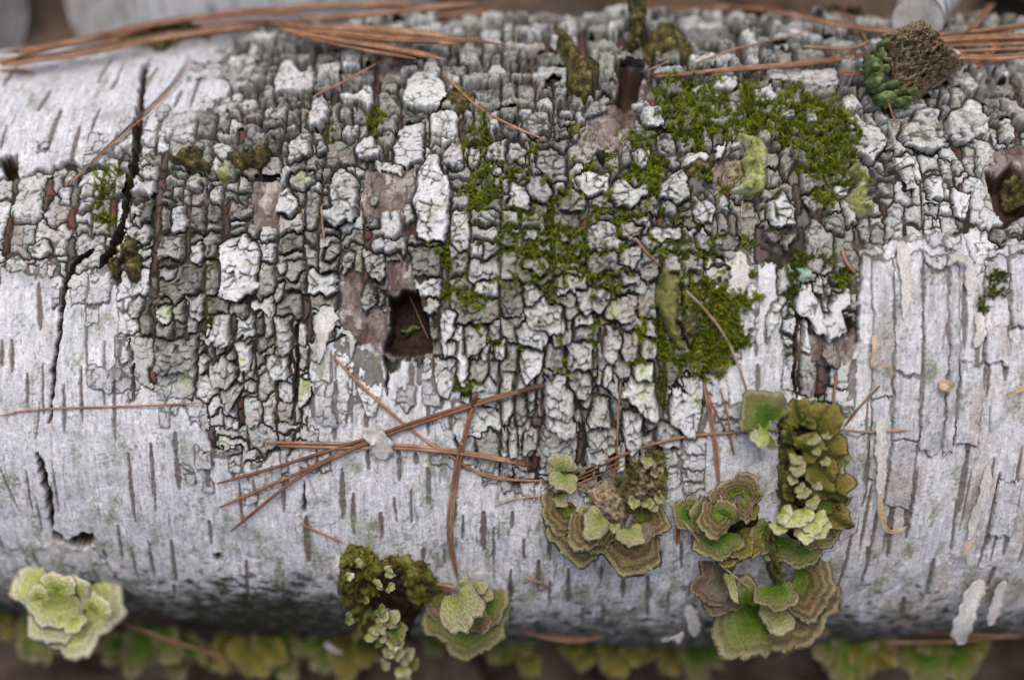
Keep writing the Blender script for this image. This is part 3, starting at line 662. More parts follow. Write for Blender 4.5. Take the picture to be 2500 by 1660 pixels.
# centroid of each plate
valid = lab >= 0
cnt = np.bincount(lab[valid], minlength=NP).astype(float)
cvs = np.bincount(lab[valid], weights=Vg[valid], minlength=NP) / np.maximum(cnt, 1)
cus = np.bincount(lab[valid], weights=Ug[valid], minlength=NP) / np.maximum(cnt, 1)
ext = np.sqrt(np.maximum(cnt * DU * DV, 1)) * 0.5
vc = np.append(cvs, 0).astype(np.float32)[lab]; vx = np.append(ext, 1).astype(np.float32)[lab]; uc = np.append(cus, 0).astype(np.float32)[lab]
hgt = per('h') * np.where(per('flat') > 0.5, 0.8, 1.25); strip = per('strip'); white = per('white'); flat = per('flat'); br = per('br', 1.0)
gap = 1.3 + 4.2 * np.clip(0.25 + perlin(Ug / 45, Vg / 60, 50), 0, 1.2) - 0.6 * strip
close = np.clip(-0.12 + 1.1 * perlin(Ug / 70, Vg / 55, 52) + 0.5 * perlin(Ug / 24, Vg / 24, 53), 0, 1) * (1 - strip) * np.where(np.abs(Vg) < 5000, 1, 1)
de = dist - gap + 7.0 * close
rim = 6.5 - 2.0 * strip - 2.4 * flat + 3.5 * perlin(Ug / 40, Vg / 40, 51)
rim = np.maximum(rim, 2.5)
t = np.clip(de / rim, 0, 1); prof = 1 - (1 - t) ** 2.0
tl = per('tilt') * np.clip(-(Vg - vc) / vx, -1.2, 1.2)
hh = hgt * (1 + tl)
phase = 7.3 * per('br')
f1, f2, wid = worley(Ug / 30 + phase + 0.30 * f_fine, Vg / 24 + phase * 2 + 0.30 * f_lump, 60)
crack2 = sstep(0.17, 0.03, f2 - f1) * sstep(-0.3, 0.15, perlin(Ug / 40, Vg / 40, 61))
w1, w2, _w = worley(Ug / 13 + phase, Vg / 11 - phase, 62)
crust = fbm(Ug / 13, Vg / 10, 63, 3)
ridg = 1 - np.abs(fbm(Ug / 26, Vg / 17, 64, 3)) * 2.2
rg = sstep(0, 14, de) * (1 - 0.75 * strip) * (1 - 0.72 * flat) * np.clip(hgt / 2.4, 0.3, 1.2)
subh = ((wid % 17) / 17.0 - 0.5) * sstep(0.0, 0.3, f2 - f1)
PH = -0.5 + (hh + 0.5) * prof
PH += rg * (0.75 * f_lump + 0.5 * crust + 1.3 * subh - 1.3 * crack2 + 0.35 * ridg - 0.5 * w1) 
PH += 0.05 * f_grit * prof
PH = np.where(valid, PH, -9) + 1.1 * f_big - 0.15 + (1 - inner) * (0.95 + 0.22 * (lap > -0.28) + 0.22 * (lap > -0.05) + 0.22 * (lap > 0.2) + 0.22 * (lap > 0.42)) * (flat > 0.5)
# corky steps on the flanks
cp = np.broadcast_to(np.array([0.37, 0.365, 0.335], np.float32), H.shape + (3,)).copy()
cp = mixa(cp, (0.15, 0.15, 0.13), sstep(-0.15, 0.4, f_lump * 0.7 + f_mid * 0.8))
pale = sstep(-0.25, 0.45, crust * 0.8 + 0.5 * ridg - 0.5 + white * 1.0 + 0.35 * subh)
cp = mixa(cp, (0.64, 0.66, 0.66), pale * (0.55 + 0.45 * white))
cp = mixa(cp, (0.78, 0.79, 0.81), sstep(0.5, 0.95, white + 0.4 * crust) * 0.75)
cp = mixa(cp, (0.40, 0.38, 0.29), sstep(0.05, 0.5, fbm(Ug / 55, Vg / 55, 65, 3)) * 0.55 * (1 - 0.6 * flat))
cp = mixa(cp, (0.42, 0.33, 0.29), per('pink') * sstep(-0.2, 0.4, f_mid + f_lump) * 0.9)
cp = mixa(cp, (0.34, 0.42, 0.17), per('grn') * sstep(0.05, 0.5, crust + 0.5 * f_mid))
pm = ((flat > 0.5) * (1 - inner) * (0.72 + 0.28 * (flat > 1.2)))
cp = cp + (paper_col * (0.92 + 0.16 * subh)[..., None] - cp) * pm[..., None]
cp = mixa(cp, (0.085, 0.085, 0.07), sstep(0.2, 0.7, crack2) * 0.85 * (1 - 0.85 * (flat > 1.2)))
cp = mixa(cp, (0.15, 0.145, 0.125), sstep(4.0, -1.0, de + 3 * crust) * 0.7)          # broken corky edge
cp = mixa(cp, (0.15, 0.15, 0.13), sstep(0.2, 0.6, f_grit + 0.5 * crust - 0.15 * white) * 0.7 * (1 - 0.6 * (flat > 0.5)))
cp *= (br * (0.84 + 0.16 * np.clip(white, 0, 1)))[..., None] * (1 + 0.10 * f_str)[..., None]
red = per('red')
cs = np.broadcast_to(np.array([0.115, 0.085, 0.075], np.float32), H.shape + (3,)).copy()
cs = mixa(cs, (0.15, 0.07, 0.058), sstep(0.6, 0.8, red)); cs = mixa(cs, (0.22, 0.21, 0.19), sstep(0.35, 0.2, red))
cs = cs * (br * (1 + 0.3 * f_str))[..., None]
cp = np.where((strip > 0.5)[..., None], cs, cp)
cp = mixa(cp, (0.09, 0.105, 0.03), sstep(-12, 14, mossm + 16 * f_lump) * 0.55 * (1 - 0.5 * white))

# lime green lichen crusts on single plates
for x, y, rr_ in [(385, 715, 26), (410, 715, 14), (430, 858, 20), (425, 884, 18), (700, 888, 22), (650, 965, 11), (515, 1010, 15), (700, 420, 18), (520, 408, 16), (565, 820, 14), (1410, 705, 20), (1480, 890, 24), (1475, 850, 22), (1600, 905, 18), (985, 1060, 14), (1050, 1200, 13), (690, 905, 14), (820, 1200, 30), (810, 1090, 12)]:
    q = pts(dsp0([(x, y)]))[0]; s = sub(q[0] - 45, q[0] + 45, q[1] - 45, q[1] + 45)
    m = sstep(3, -5, np.hypot(URg[s] - q[0], VRg[s] - q[1]) - rr_ * (0.9 + 0.7 * crust[s])) * (0.55 + 0.45 * f_grit[s])
    cp[s] = mixa(cp[s], (0.46, 0.54, 0.24), m * 0.85); colb[s] = mixa(colb[s], (0.46, 0.54, 0.26), m * 0.6 * (1 - inner[s]))
# ------------------------------------------------------------------ cut the holes and cracks through everything
cut = np.zeros(H.shape, np.float32)
for pl, dep, edge in HOLES:
    q = pts(pl); s = sub(q[:, 0].min() - 40, q[:, 0].max() + 40, q[:, 1].min() - 40, q[:, 1].max() + 40)
    sd = poly_sdf(q, Ug[s] + 0.7 * (URg[s] - Ug[s]), Vg[s] + 0.7 * (VRg[s] - Vg[s]))
    cut[s] = np.maximum(cut[s], dep * sstep(0, edge, sd))
for pl, hw, dep in CRACKS:
    q = pts(pl); s = sub(q[:, 0].min() - 30, q[:, 0].max() + 30, q[:, 1].min() - 30, q[:, 1].max() + 30)
    d, tt = seg_dist(q, Ug[s] + 5 * perlin(Ug[s] / 22, Vg[s] / 30, 70), Vg[s] + 4 * perlin(Ug[s] / 20, Vg[s] / 20, 71), 1)
    w = hw * (0.45 + 0.75 * np.clip(6 * tt * (1 - tt), 0, 0.9)) * (1 + 0.4 * perlin(Vg[s] / 25, Ug[s] / 90, 72))
    cut[s] = np.maximum(cut[s], dep * sstep(1, -4, d - w))
hol = sstep(0.4, 2.0, cut)
H -= cut * (1 + 0.10 * f_lump) 
colb = mixa(colb, (0.055, 0.034, 0.024), hol)
colb = mixa(colb, (0.10, 0.055, 0.035), hol * sstep(0.0, 0.5, f_str + f_lump) * 0.8)
noplate = cut > 0.35
H = H.astype(np.float32); PH = PH.astype(np.float32)

vis = valid & ~noplate & (dist > 0)
TOP = np.where(vis, np.maximum(H, PH), H)            # mm, what things rest on

def top_h(u, v, r=1):
    """highest bark (m above the mean radius) near (u, v)"""
    i = np.clip(((np.asarray(v) - VD[0]) / DV).astype(int), 3, nV - 4); j = np.clip(((np.asarray(u) - UD[0]) / DU).astype(int), 3, nU - 4)
    best = TOP[i, j]
    for a in (-r, 0, r):
        for b in (-r, 0, r): best = np.maximum(best, TOP[i + a, j + b])
    return best * 0.001

# ------------------------------------------------------------------ build the log
LOGO = AX + np.array([0, 0, -0.099])
log = thing('birch_log', 'thick fallen birch log with cracked white bark, moss and bracket fungi', 'log', LOGO)
# base sheet: dense where the camera looks, coarse ends and back
eu = np.array([1550, 1600, 1680, 1780, 1900, 2050, 2250, 2500, 2800, 3200, 3700, 4300], float)
uall = np.concatenate([-eu[::-1], UD, eu]); na = len(eu)
vmax = math.pi * RM / PX
ev = np.linspace(VD[-1], vmax, 26)[1:-1]; ev2 = np.linspace(-vmax, VD[0], 26)[:-1]
vall = np.concatenate([ev2, VD, ev]); nb = len(ev2)
UA, VA = np.meshgrid(uall, vall)
HA = np.zeros(UA.shape, np.float32); CA = np.zeros(UA.shape + (3,), np.float32)
lap_c = fbm(UA / 200, VA / 200, 80, 3)
HA[:] = 0.8 * lap_c; CA[:] = c_paper * (0.8 + 0.2 * lap_c[..., None])
CA = mixa(CA, (0.10, 0.095, 0.08), sstep(0.1, 0.5, fbm(UA / 90, VA / 160, 81, 4)) * 0.5)
dn = (slice(nb, nb + nV), slice(na, na + nU))
HA[dn] = H; CA[dn] = colb
Vw = W(UA, VA, HA * 0.001).reshape(-1, 3)
nr, nc = UA.shape
idx = np.arange(nr * nc).reshape(nr, nc)
idx2 = np.vstack([idx, idx[:1]])
q4 = np.stack([idx2[:-1, :-1], idx2[:-1, 1:], idx2[1:, 1:], idx2[1:, :-1]], -1)
# hidden under the middle of a plate: left out
cov = vis & (dist > gap + rim + 6) & (PH > H + 0.3)
keepq = np.ones(q4.shape[:2], bool)
cq = cov[:-1, :-1] & cov[1:, :-1] & cov[:-1, 1:] & cov[1:, 1:]
keepq[nb:nb + nV - 1, na:na + nU - 1] = ~cq
F = q4[keepq]
used = np.zeros(len(Vw), bool); used[F.ravel()] = True
remap = np.cumsum(used) - 1
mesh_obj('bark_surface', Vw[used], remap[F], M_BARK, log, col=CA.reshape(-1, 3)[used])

# cut ends of the log (outside the picture)
M_WOOD = noise_mat('wood_end', [(0.3, (0.22, 0.15, 0.09)), (0.7, (0.42, 0.32, 0.2))], 60)
for sgn, uu in ((-1, uall[0]), (1, uall[-1])):
    ring = W(np.full(60, uu), np.linspace(-vmax, vmax, 61)[:-1], -0.0005)
    c = ring.mean(0)
    mesh_obj('cut_end', np.vstack([ring, c[None]]), [((i + 1) % 60, i, 60) if sgn < 0 else (i, (i + 1) % 60, 60) for i in range(60)], M_WOOD, log)

# plates: each its own piece, lifted off the layer below and overhanging a little on its lower side
over = per('over')
Vshift = np.where(vis, -over * np.clip(PH - 0.5, 0, 6) * 0.001 / PX * 0.55, 0)
PW = W(Ug, Vg + Vshift, PH * 0.001)
lq = lab[:-1, :-1]
same = (lq == lab[1:, :-1]) & (lq == lab[:-1, 1:]) & (lq == lab[1:, 1:]) & (lq >= 0)
okv = vis & (PH > H - 0.6)
same &= okv[:-1, :-1] & okv[1:, :-1] & okv[:-1, 1:] & okv[1:, 1:]
gi = np.arange(nV * nU).reshape(nV, nU)
Q = np.stack([gi[:-1, :-1], gi[:-1, 1:], gi[1:, 1:], gi[1:, :-1]], -1)[same]
QL = lq[same]
order = np.argsort(QL, kind='stable'); Q = Q[order]; QL = QL[order]
starts = np.searchsorted(QL, np.arange(NP)); ends = np.searchsorted(QL, np.arange(NP), side='right')
PWf = PW.reshape(-1, 3); CPf = cp.reshape(-1, 3)
# those that show largest: in frame, weighted by how squarely they face the camera
score = (ends - starts) * np.clip(np.cos(cvs * PX / RM), 0.05, 1) * (np.abs(cus) < 1420) + 1e5 * np.array([i.get('hand', 0) for i in info])
rank = np.argsort(-score)
single = set(int(k) for k in rank[:300] if ends[k] - starts[k] > 8)
rest = []
for k in range(NP):
    q = Q[starts[k]:ends[k]]
    if len(q) < 3: continue
    if k in single:
        u_, inv = np.unique(q, return_inverse=True)
        o = mesh_obj('bark_plate', PWf[u_], inv.reshape(-1, 4), M_BARK, log, col=CPf[u_])
    else: rest.append(q)
q = np.concatenate(rest); u_, inv = np.unique(q, return_inverse=True)
o = mesh_obj('bark_flakes', PWf[u_], inv.reshape(-1, 4), M_BARK, log, col=CPf[u_]); o['kind'] = 'stuff'

# ================================================================== things on the log
def nrm(a):
    a = np.asarray(a, float); return a / (np.linalg.norm(a, axis=-1, keepdims=True) + 1e-12)

def resample(p, n):
    p = np.asarray(p, float); d = np.r_[0, np.cumsum(np.linalg.norm(np.diff(p, axis=0), axis=1))]
    # smooth with Catmull-Rom through the points
    t = np.linspace(0, d[-1], n); out = []
    for tt in t:
        i = min(max(np.searchsorted(d, tt, side='right') - 1, 0), len(p) - 2)
        f = (tt - d[i]) / max(d[i + 1] - d[i], 1e-9)
        p0, p1, p2, p3 = p[max(i - 1, 0)], p[i], p[i + 1], p[min(i + 2, len(p) - 1)]
        out.append(0.5 * (2 * p1 + (p2 - p0) * f + (2 * p0 - 5 * p1 + 4 * p2 - p3) * f * f + (3 * p1 - p0 - 3 * p2 + p3) * f ** 3))
    return np.array(out)

def tube(path, rad, sides=6, flat=1.0):
    """path (n,3), rad (n,) -> closed tube"""
    n = len(path); T = nrm(np.gradient(path, axis=0))
    up = nrm(np.cross(T, np.cross(np.broadcast_to(Bv, T.shape), T))); sd = np.cross(T, up)
    a = np.arange(sides) / sides * 2 * np.pi
    ring = (np.cos(a)[None, :, None] * sd[:, None] + flat * np.sin(a)[None, :, None] * up[:, None]) * np.asarray(rad)[:, None, None]
    V = (path[:, None] + ring).reshape(-1, 3)
    F = [(i * sides + j, i * sides + (j + 1) % sides, (i + 1) * sides + (j + 1) % sides, (i + 1) * sides + j) for i in range(n - 1) for j in range(sides)]
    F += [tuple(range(sides))[::-1], tuple(range((n - 1) * sides, n * sides))]
    return V, F

M_NEEDLE = noise_mat('dry_needle', [(0.2, (0.19, 0.09, 0.046)), (0.5, (0.29, 0.145, 0.075)), (0.85, (0.42, 0.25, 0.145))], 160, rough=0.45, spec=0.4, bump=0.25, dist=0.0004, fine=1500)
M_NEEDLE_PALE = noise_mat('bleached_needle', [(0.3, (0.26, 0.17, 0.11)), (0.7, (0.45, 0.36, 0.27))], 500, rough=0.55, spec=0.3, bump=0.2, dist=0.0004)
M_SHEATH = noise_mat('needle_sheath', [(0.3, (0.09, 0.04, 0.02)), (0.7, (0.20, 0.10, 0.055))], 900)

for m_ in (M_NEEDLE, M_NEEDLE_PALE):          # no two needles have quite the same brown
    nt_ = m_.node_tree; b_ = nt_.nodes['Principled BSDF']; src_ = b_.inputs['Base Color'].links[0].from_socket
    oi = nt_.nodes.new('ShaderNodeObjectInfo'); rp = ramp(nt_, oi.outputs['Random'], [(0.0, (0.62, 0.6, 0.62)), (0.5, (1.0, 1.0, 1.0)), (1.0, (1.3, 1.38, 1.5))])
    nt_.links.new(mixc(nt_, 'MULTIPLY', src_, rp.outputs[0]), b_.inputs['Base Color'])

def drape(px, lift, n, stiff=9):
    """photo polyline -> world path resting on the highest bark under it"""
    q = np.asarray(px, float); fine = resample(np.c_[q, np.zeros(len(q))], n)[:, :2]
    u, v = P(fine[:, 0], fine[:, 1]); h = top_h(u, v)
    for _ in range(2): u, v = P(fine[:, 0], fine[:, 1], h * 0.8); h = top_h(u, v)
    e = np.maximum(h, np.convolve(np.pad(h, stiff, mode='edge'), np.ones(2 * stiff + 1) / (2 * stiff + 1), 'valid'))
    for k in range(stiff // 2):
        e = np.maximum(np.r_[e[:1], (e[:-2] + e[2:]) / 2, e[-1:]], e)
    k = 5; e = np.convolve(np.pad(e, k, mode='edge'), np.ones(2 * k + 1) / (2 * k + 1), 'valid')
    e = np.maximum(e, h - 0.0012)
    u, v = P(fine[:, 0], fine[:, 1], e + lift)
    return W(u, v, e + lift)

def needle(strands, label, group=None, w=9.0, pale=False, sheath=None, lift=0.0006, name='pine_needle', depth=None, seg=34):
    """strands: list of photo polylines that share one sheath"""
    base = None; made = []
    for k, st in enumerate(strands):
        if depth is None: path = drape(st, lift + 0.0005 * k, seg)
        else:
            q = resample(np.c_[np.asarray(st, float), np.zeros(len(st))], seg)
            path = WD(q[:, 0], q[:, 1], np.linspace(depth[0], depth[1], seg))
        t = np.linspace(0, 1, len(path))
        r = w * 0.42 * PX * np.clip(np.minimum((t + 0.05) / 0.12, (1.02 - t) / 0.16), 0.22, 1)
        made.append((path, r))
    o0 = made[0][0][0]
    mat = M_NEEDLE_PALE if pale else M_NEEDLE
    if len(made) == 1 and not sheath:
        V, F = tube(*made[0], sides=6, flat=0.8)
        return tag(mesh_obj(name, V, F, mat, origin=o0), label, 'needle', group)
    t = thing('needle_bundle' if len(made) > 1 else name, label, 'needle', o0, group)
    for path, r in made:
        V, F = tube(path, r, 6, 0.8); mesh_obj('needle', V, F, mat, t)
    if sheath:
        pth = made[0][0]
        n = 4
        sp = pth[-n:] if sheath == 'end' else pth[:n]
        V, F = tube(sp, np.full(n, w * 0.62 * PX) * np.array([0.9, 1.05, 1.0, 0.7] if sheath == 'end' else [0.7, 1.0, 1.05, 0.9]), 7)
        mesh_obj('sheath', V + Bv * 0.0002, F, M_SHEATH, t)
    return t

def dsp(L): return [(x * 1.0588, y * 1.0588) for x, y in L]

# -- single, recognisable needles
needle([dsp([(505, 1170), (700, 1085), (840, 1018), (1000, 962), (1150, 915), (1258, 887)]), dsp([(500, 1115), (660, 1070), (840, 1012), (1000, 958), (1150, 912), (1255, 887)]), dsp([(532, 1225), (690, 1100), (845, 1022), (1000, 966), (1150, 918), (1256, 890)])],
       'orange pine needle bundle fanning out over the white bark below the square hole', sheath='end', w=10)
needle([dsp([(608, 1020), (760, 1022), (900, 1025), (1060, 1040), (1222, 1070)]), dsp([(640, 1028), (780, 1032), (920, 1034), (1060, 1046), (1220, 1073)])],
       'pair of reddish pine needles crossing under the fanned needle bundle', sheath='end', w=10)
needle([dsp([(762, 815), (850, 905), (960, 1000), (1030, 1045), (1130, 1100), (1285, 1108)])], 'thin pine needle slanting down from the torn white strip', w=8)
needle([dsp([(1100, 905), (1075, 985), (1050, 1080), (1035, 1180), (1035, 1250), (1055, 1340)]), dsp([(1098, 908), (1080, 985), (1058, 1080), (1045, 1180), (1043, 1250), (1058, 1342)])],
       'pair of upright pine needles bending down towards the mossy bracket ridge', sheath='start', w=9)
needle([dsp([(0, 958), (60, 947), (150, 941), (350, 935), (470, 928)])], 'very thin straight needle lying across the smooth lower bark beside the long crack', w=6)
needle([dsp([(155, 430), (240, 345), (330, 260), (395, 195), (440, 125)]), dsp([(157, 428), (240, 350), (340, 262), (415, 180), (443, 130)])], 'forked pair of needles slanting across the long dark crack', sheath='start', w=6)
needle([dsp([(725, 222), (800, 185), (885, 138)])], 'short needle poking down from the needle heap onto grey plates', w=7)
needle([dsp([(1020, 168), (1100, 245), (1180, 290), (1264, 326)])], 'thin needle slanting beside the tall white bark plate', w=7)
needle([dsp([(1500, 176), (1600, 168), (1700, 157), (1850, 145), (2010, 122)]), dsp([(1510, 178), (1700, 162), (1850, 150), (2010, 128)])], 'thick orange needle pair above the broad moss patch', sheath='start', w=11)
needle([dsp([(1590, 155), (1680, 118), (1790, 92), (1890, 66)])], 'thin needle rising over the olive brown fungus flap', w=7)
needle([dsp([(1440, 178), (1500, 160), (1545, 140)])], 'fine pale needle bridging the deep dark hole', w=5, pale=True)
needle([dsp([(1930, 168), (2010, 165), (2110, 162)]), dsp([(1935, 175), (2010, 171), (2105, 165)])], 'reddish needle pair tucked behind the brown pored fungus', w=8)
needle([dsp([(2038, 182), (2050, 240), (2068, 292)])], 'short needle hanging down over the green lobes of the pored fungus', w=7, lift=0.006)
needle([dsp([(1465, 550), (1490, 580), (1525, 615)])], 'short pale needle above the dried olive leaf', w=7)
needle([dsp([(1580, 668), (1635, 725), (1680, 790), (1712, 870), (1728, 930), (1735, 985)])], 'long pale brown stalk curving down through the lower moss', w=8, pale=True, lift=0.0022)
needle([dsp([(1255, 1128), (1300, 1098), (1400, 1062), (1500, 1026), (1600, 1004), (1745, 995)])], 'long pale pine needle arching towards the mossy ridge', w=9)
needle([dsp([(1935, 990), (2010, 996), (2098, 992)])], 'thin needle sticking out sideways from the mossy ridge', w=6)
needle([dsp([(1432, 880), (1425, 960), (1422, 1050), (1408, 1150)])], 'fine upright needle standing in the grey plates', w=5)
needle([dsp([(1622, 880), (1632, 940), (1645, 1020), (1656, 1120)]), dsp([(1625, 884), (1640, 950), (1652, 1030), (1660, 1118)])], 'upright pair of needles beside the pale lower plate', w=7)
needle([dsp([(1624, 890), (1650, 950), (1680, 1005), (1695, 1050)])], 'thin needle leaning away from the upright pair', w=5)
needle([dsp([(1660, 895), (1678, 960), (1690, 1050)])], 'fine curved needle on the smooth bark below the moss', w=5)
needle([dsp([(1575, 1200), (1650, 1290), (1750, 1372)])], 'thin stalk slanting across the brown shelf fungus', w=6, pale=True, lift=0.006)
needle([dsp([(1140, 1166), (1190, 1150), (1250, 1143)])], 'short bleached needle beside the small turkey tail caps', w=6, pale=True)
needle([dsp([(1566, 1160), (1562, 1210), (1560, 1256)]), dsp([(1575, 1160), (1568, 1212), (1563, 1256)])], 'short vertical needle stub left of the small cap cluster', w=7)
needle([dsp([(1930, 856), (1922, 920), (1912, 1000)])], 'upright orange needle in the brown recess above the mossy ridge', w=9)
needle([dsp([(2030, 888), (1985, 935), (1945, 985)])], 'short slanting needle right above the mossy ridge', w=7)
needle([dsp([(940, 672), (965, 730), (988, 782)])], 'reddish needle stuck down inside the square hole', w=7, lift=0.001)
needle([dsp([(740, 475), (744, 520), (748, 560)])], 'short vertical needle under the shaggy grey plate', w=6)
needle([dsp([(1940, 575), (1955, 610), (1975, 632)])], 'small orange needle tip on grey bark above the lifted flake', w=9)
needle([dsp([(100, 1330), (140, 1352), (200, 1385)])], 'brown needle lying over the lime green shelf cluster', w=11, lift=0.009)
needle([dsp([(690, 1205), (730, 1225), (790, 1250)])], 'faint needle on the dirty bark above the mossy bracket ridge', w=6)
needle([dsp([(1000, 1352), (1040, 1362), (1075, 1368)]), dsp([(1005, 1345), (1040, 1352), (1070, 1352)])], 'short reddish needles between the mossy ridge and the banded rosette', w=8)
needle([dsp([(1712, 462), (1710, 490), (1706, 515)])], 'short pale needle below the pale crescent fungus', w=6, pale=True)
needle([dsp([(0, 163), (40, 164), (78, 168)])], 'blunt orange needle end on the white upper bark', w=13)
needle([dsp([(1210, 1330), (1250, 1345), (1270, 1362)])], 'reddish needle scrap on the lower white bark', w=8)
# -- needles scattered round the turkey tails
G = 'needles tangled above the turkey tail caps'
for a, b, c in [((1262, 1130), (1340, 1095), (1455, 1040)), ((1300, 1118), (1400, 1078), (1440, 1060)), ((1285, 1135), (1370, 1100), (1445, 1070)), ((1250, 1115), (1300, 1120), (1350, 1118)), ((1330, 1125), (1400, 1150), (1440, 1152)),
                ((1285, 1090), (1300, 1110), (1330, 1140)), ((1070, 1078), (1150, 1100), (1240, 1112))]:
    needle([dsp([a, b, c])], 'thin orange needle tangled above the turkey tail caps', G, w=6)
# -- the heap along the top of the log
G = 'needle heap along the top left of the log'
heap = [[(0, 124), (130, 105), (260, 70), (420, 46), (600, 38)], [(0, 138), (150, 122), (300, 95), (480, 62), (620, 48)], [(0, 146), (200, 118), (400, 80), (600, 55)], [(-60, 160), (120, 112), (260, 86), (400, 52), (560, 38)], [(30, 118), (180, 92), (330, 58), (520, 30), (700, 28)],
        [(240, 100), (400, 84), (560, 62), (640, 52)], [(600, 40), (760, 62), (900, 78), (1050, 88), (1170, 106)], [(610, 46), (780, 78), (920, 90), (1100, 92)], [(640, 62), (780, 90), (900, 108), (1020, 132)], [(650, 72), (760, 100), (860, 120), (960, 136)],
        [(620, 52), (800, 96), (930, 118), (1015, 130)], [(560, 36), (720, 58), (880, 66), (1040, 82)], [(700, 82), (820, 86), (980, 94), (1110, 88)], [(690, 40), (800, 36), (950, 20), (1100, 4)], [(480, 22), (640, 16), (800, 10), (960, 4)],
        [(1000, 30), (1080, 18), (1160, 0)], [(420, 60), (560, 44), (700, 60), (820, 92)], [(660, 66), (800, 74), (900, 84), (1060, 98)]]
for k, h_ in enumerate(heap):
    needle([dsp(h_), dsp([(x + 3, y + 5) for x, y in h_])] if k % 3 else [dsp(h_)], 'orange brown needles in the heap along the top of the log', G, w=12 + (k % 3) * 1.5, lift=0.002 + 0.0012 * (k % 5), seg=26)
G = 'needles behind the pored fungus'
heap2 = [[(1490, 8), (1640, 6), (1800, 30), (1950, 58), (2100, 76)], [(1640, 2), (1800, 26), (1980, 62), (2180, 78)], [(2080, 82), (2200, 78), (2300, 66), (2420, 48)], [(2130, 92), (2250, 84), (2420, 78)], [(2150, 108), (2240, 88), (2350, 60)], [(2140, 100), (2260, 98), (2420, 92)],
         [(2190, 120), (2280, 116), (2420, 110)], [(2200, 128), (2300, 130), (2420, 118)], [(2190, 132), (2270, 145), (2350, 130)], [(1880, 10), (1960, 40), (2000, 100)], [(1850, 108), (1960, 112), (2010, 92)], [(2230, 70), (2260, 40), (2290, 0)],
         [(2160, 95), (2290, 72), (2400, 62)], [(2250, 150), (2300, 100), (2330, 60)]]
for k, h_ in enumerate(heap2):
    needle([dsp(h_), dsp([(x + 4, y + 6) for x, y in h_])] if k % 2 else [dsp(h_)], 'brown needles strewn on the log top around the pored fungus', G, w=10 + (k % 3), lift=0.002 + 0.001 * (k % 4), seg=24)

# ------------------------------------------------------------------ moss
def leaf_shoot(seed, n=12):
    """one feathery shoot along +z, unit length: (verts, tris)"""
    r = np.random.default_rng(seed); V = []; F = []
    bend = r.uniform(-0.35, 0.35, 2)
    def stem(t): return np.array([bend[0] * t * t, bend[1] * t * t, t * (1 - 0.1 * t)])
    for i in range(n):
        t = 0.12 + 0.88 * i / (n - 1); p = stem(t); L = 0.34 * (1.05 - 0.5 * t) * r.uniform(0.8, 1.2)
        for j in range(3):
            a = i * 2.1 + j * 2.094 + r.uniform(-0.3, 0.3)
            d = np.array([math.cos(a), math.sin(a), 0.75 + 0.9 * t]); d /= np.linalg.norm(d)
            s = np.array([-math.sin(a), math.cos(a), 0]) * L * 0.17
            k = len(V)
            V += [p, p + d * L * 0.45 + s, p + d * L + np.array([0, 0, 0.04]), p + d * L * 0.45 - s]
            F += [(k, k + 1, k + 2), (k, k + 2, k + 3)]
    return np.array(V), np.array(F)
SHOOTS = [leaf_shoot(s, n) for s, n in ((1, 9), (2, 8), (3, 10), (4, 7), (5, 8), (6, 9))]

def leafy_mat(name):
    m, nt, b = new_mat(name, 0.55, 0.3)
    a = nt.nodes.new('ShaderNodeAttribute'); a.attribute_name = 'tint'
    nt.links.new(a.outputs['Color'], b.inputs['Base Color'])
    tr = nt.nodes.new('ShaderNodeBsdfTranslucent'); nt.links.new(a.outputs['Color'], tr.inputs['Color'])
    mx = nt.nodes.new('ShaderNodeMixShader'); mx.inputs[0].default_value = 0.35
    nt.links.new(b.outputs[0], mx.inputs[1]); nt.links.new(tr.outputs[0], mx.inputs[2])
    nt.links.new(mx.outputs[0], nt.nodes['Material Output'].inputs['Surface'])
    return m
M_MOSS = leafy_mat('moss_leaf')

def shoots(pos, nor, length, seed, cols=((0.16, 0.23, 0.018), (0.10, 0.16, 0.012), (0.26, 0.30, 0.035)), spread=0.9):
    """many shoots at given points -> V, F, colours"""
    r = np.random.default_rng(seed); Vs = []; Fs = []; Cs = []; off = 0
    cols = np.array(cols)
    for p, n in zip(pos, nor):
        tv, tf = SHOOTS[r.integers(len(SHOOTS))]
        d = nrm(n + r.normal(0, spread * 0.5, 3) + Uv * r.uniform(-0.2, 0.35)); a = nrm(np.cross(d, r.normal(size=3))); b = np.cross(d, a)
        L = length * r.uniform(0.6, 1.35)
        Vs.append(p + L * (tv[:, :1] * a + tv[:, 1:2] * b + tv[:, 2:] * d)); Fs.append(tf + off); off += len(tv)
        w = r.dirichlet([1.2, 1.0, 0.8]); c = w @ cols * (1 + 0.45 * math.sin(p[0] * 900 + 2 * math.sin(p[1] * 700)) * math.sin(p[2] * 800 + p[1] * 500)) * r.uniform(0.75, 1.25)
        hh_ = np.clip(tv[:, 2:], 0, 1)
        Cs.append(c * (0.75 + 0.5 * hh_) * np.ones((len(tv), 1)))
    return np.concatenate(Vs), np.concatenate(Fs), np.concatenate(Cs)

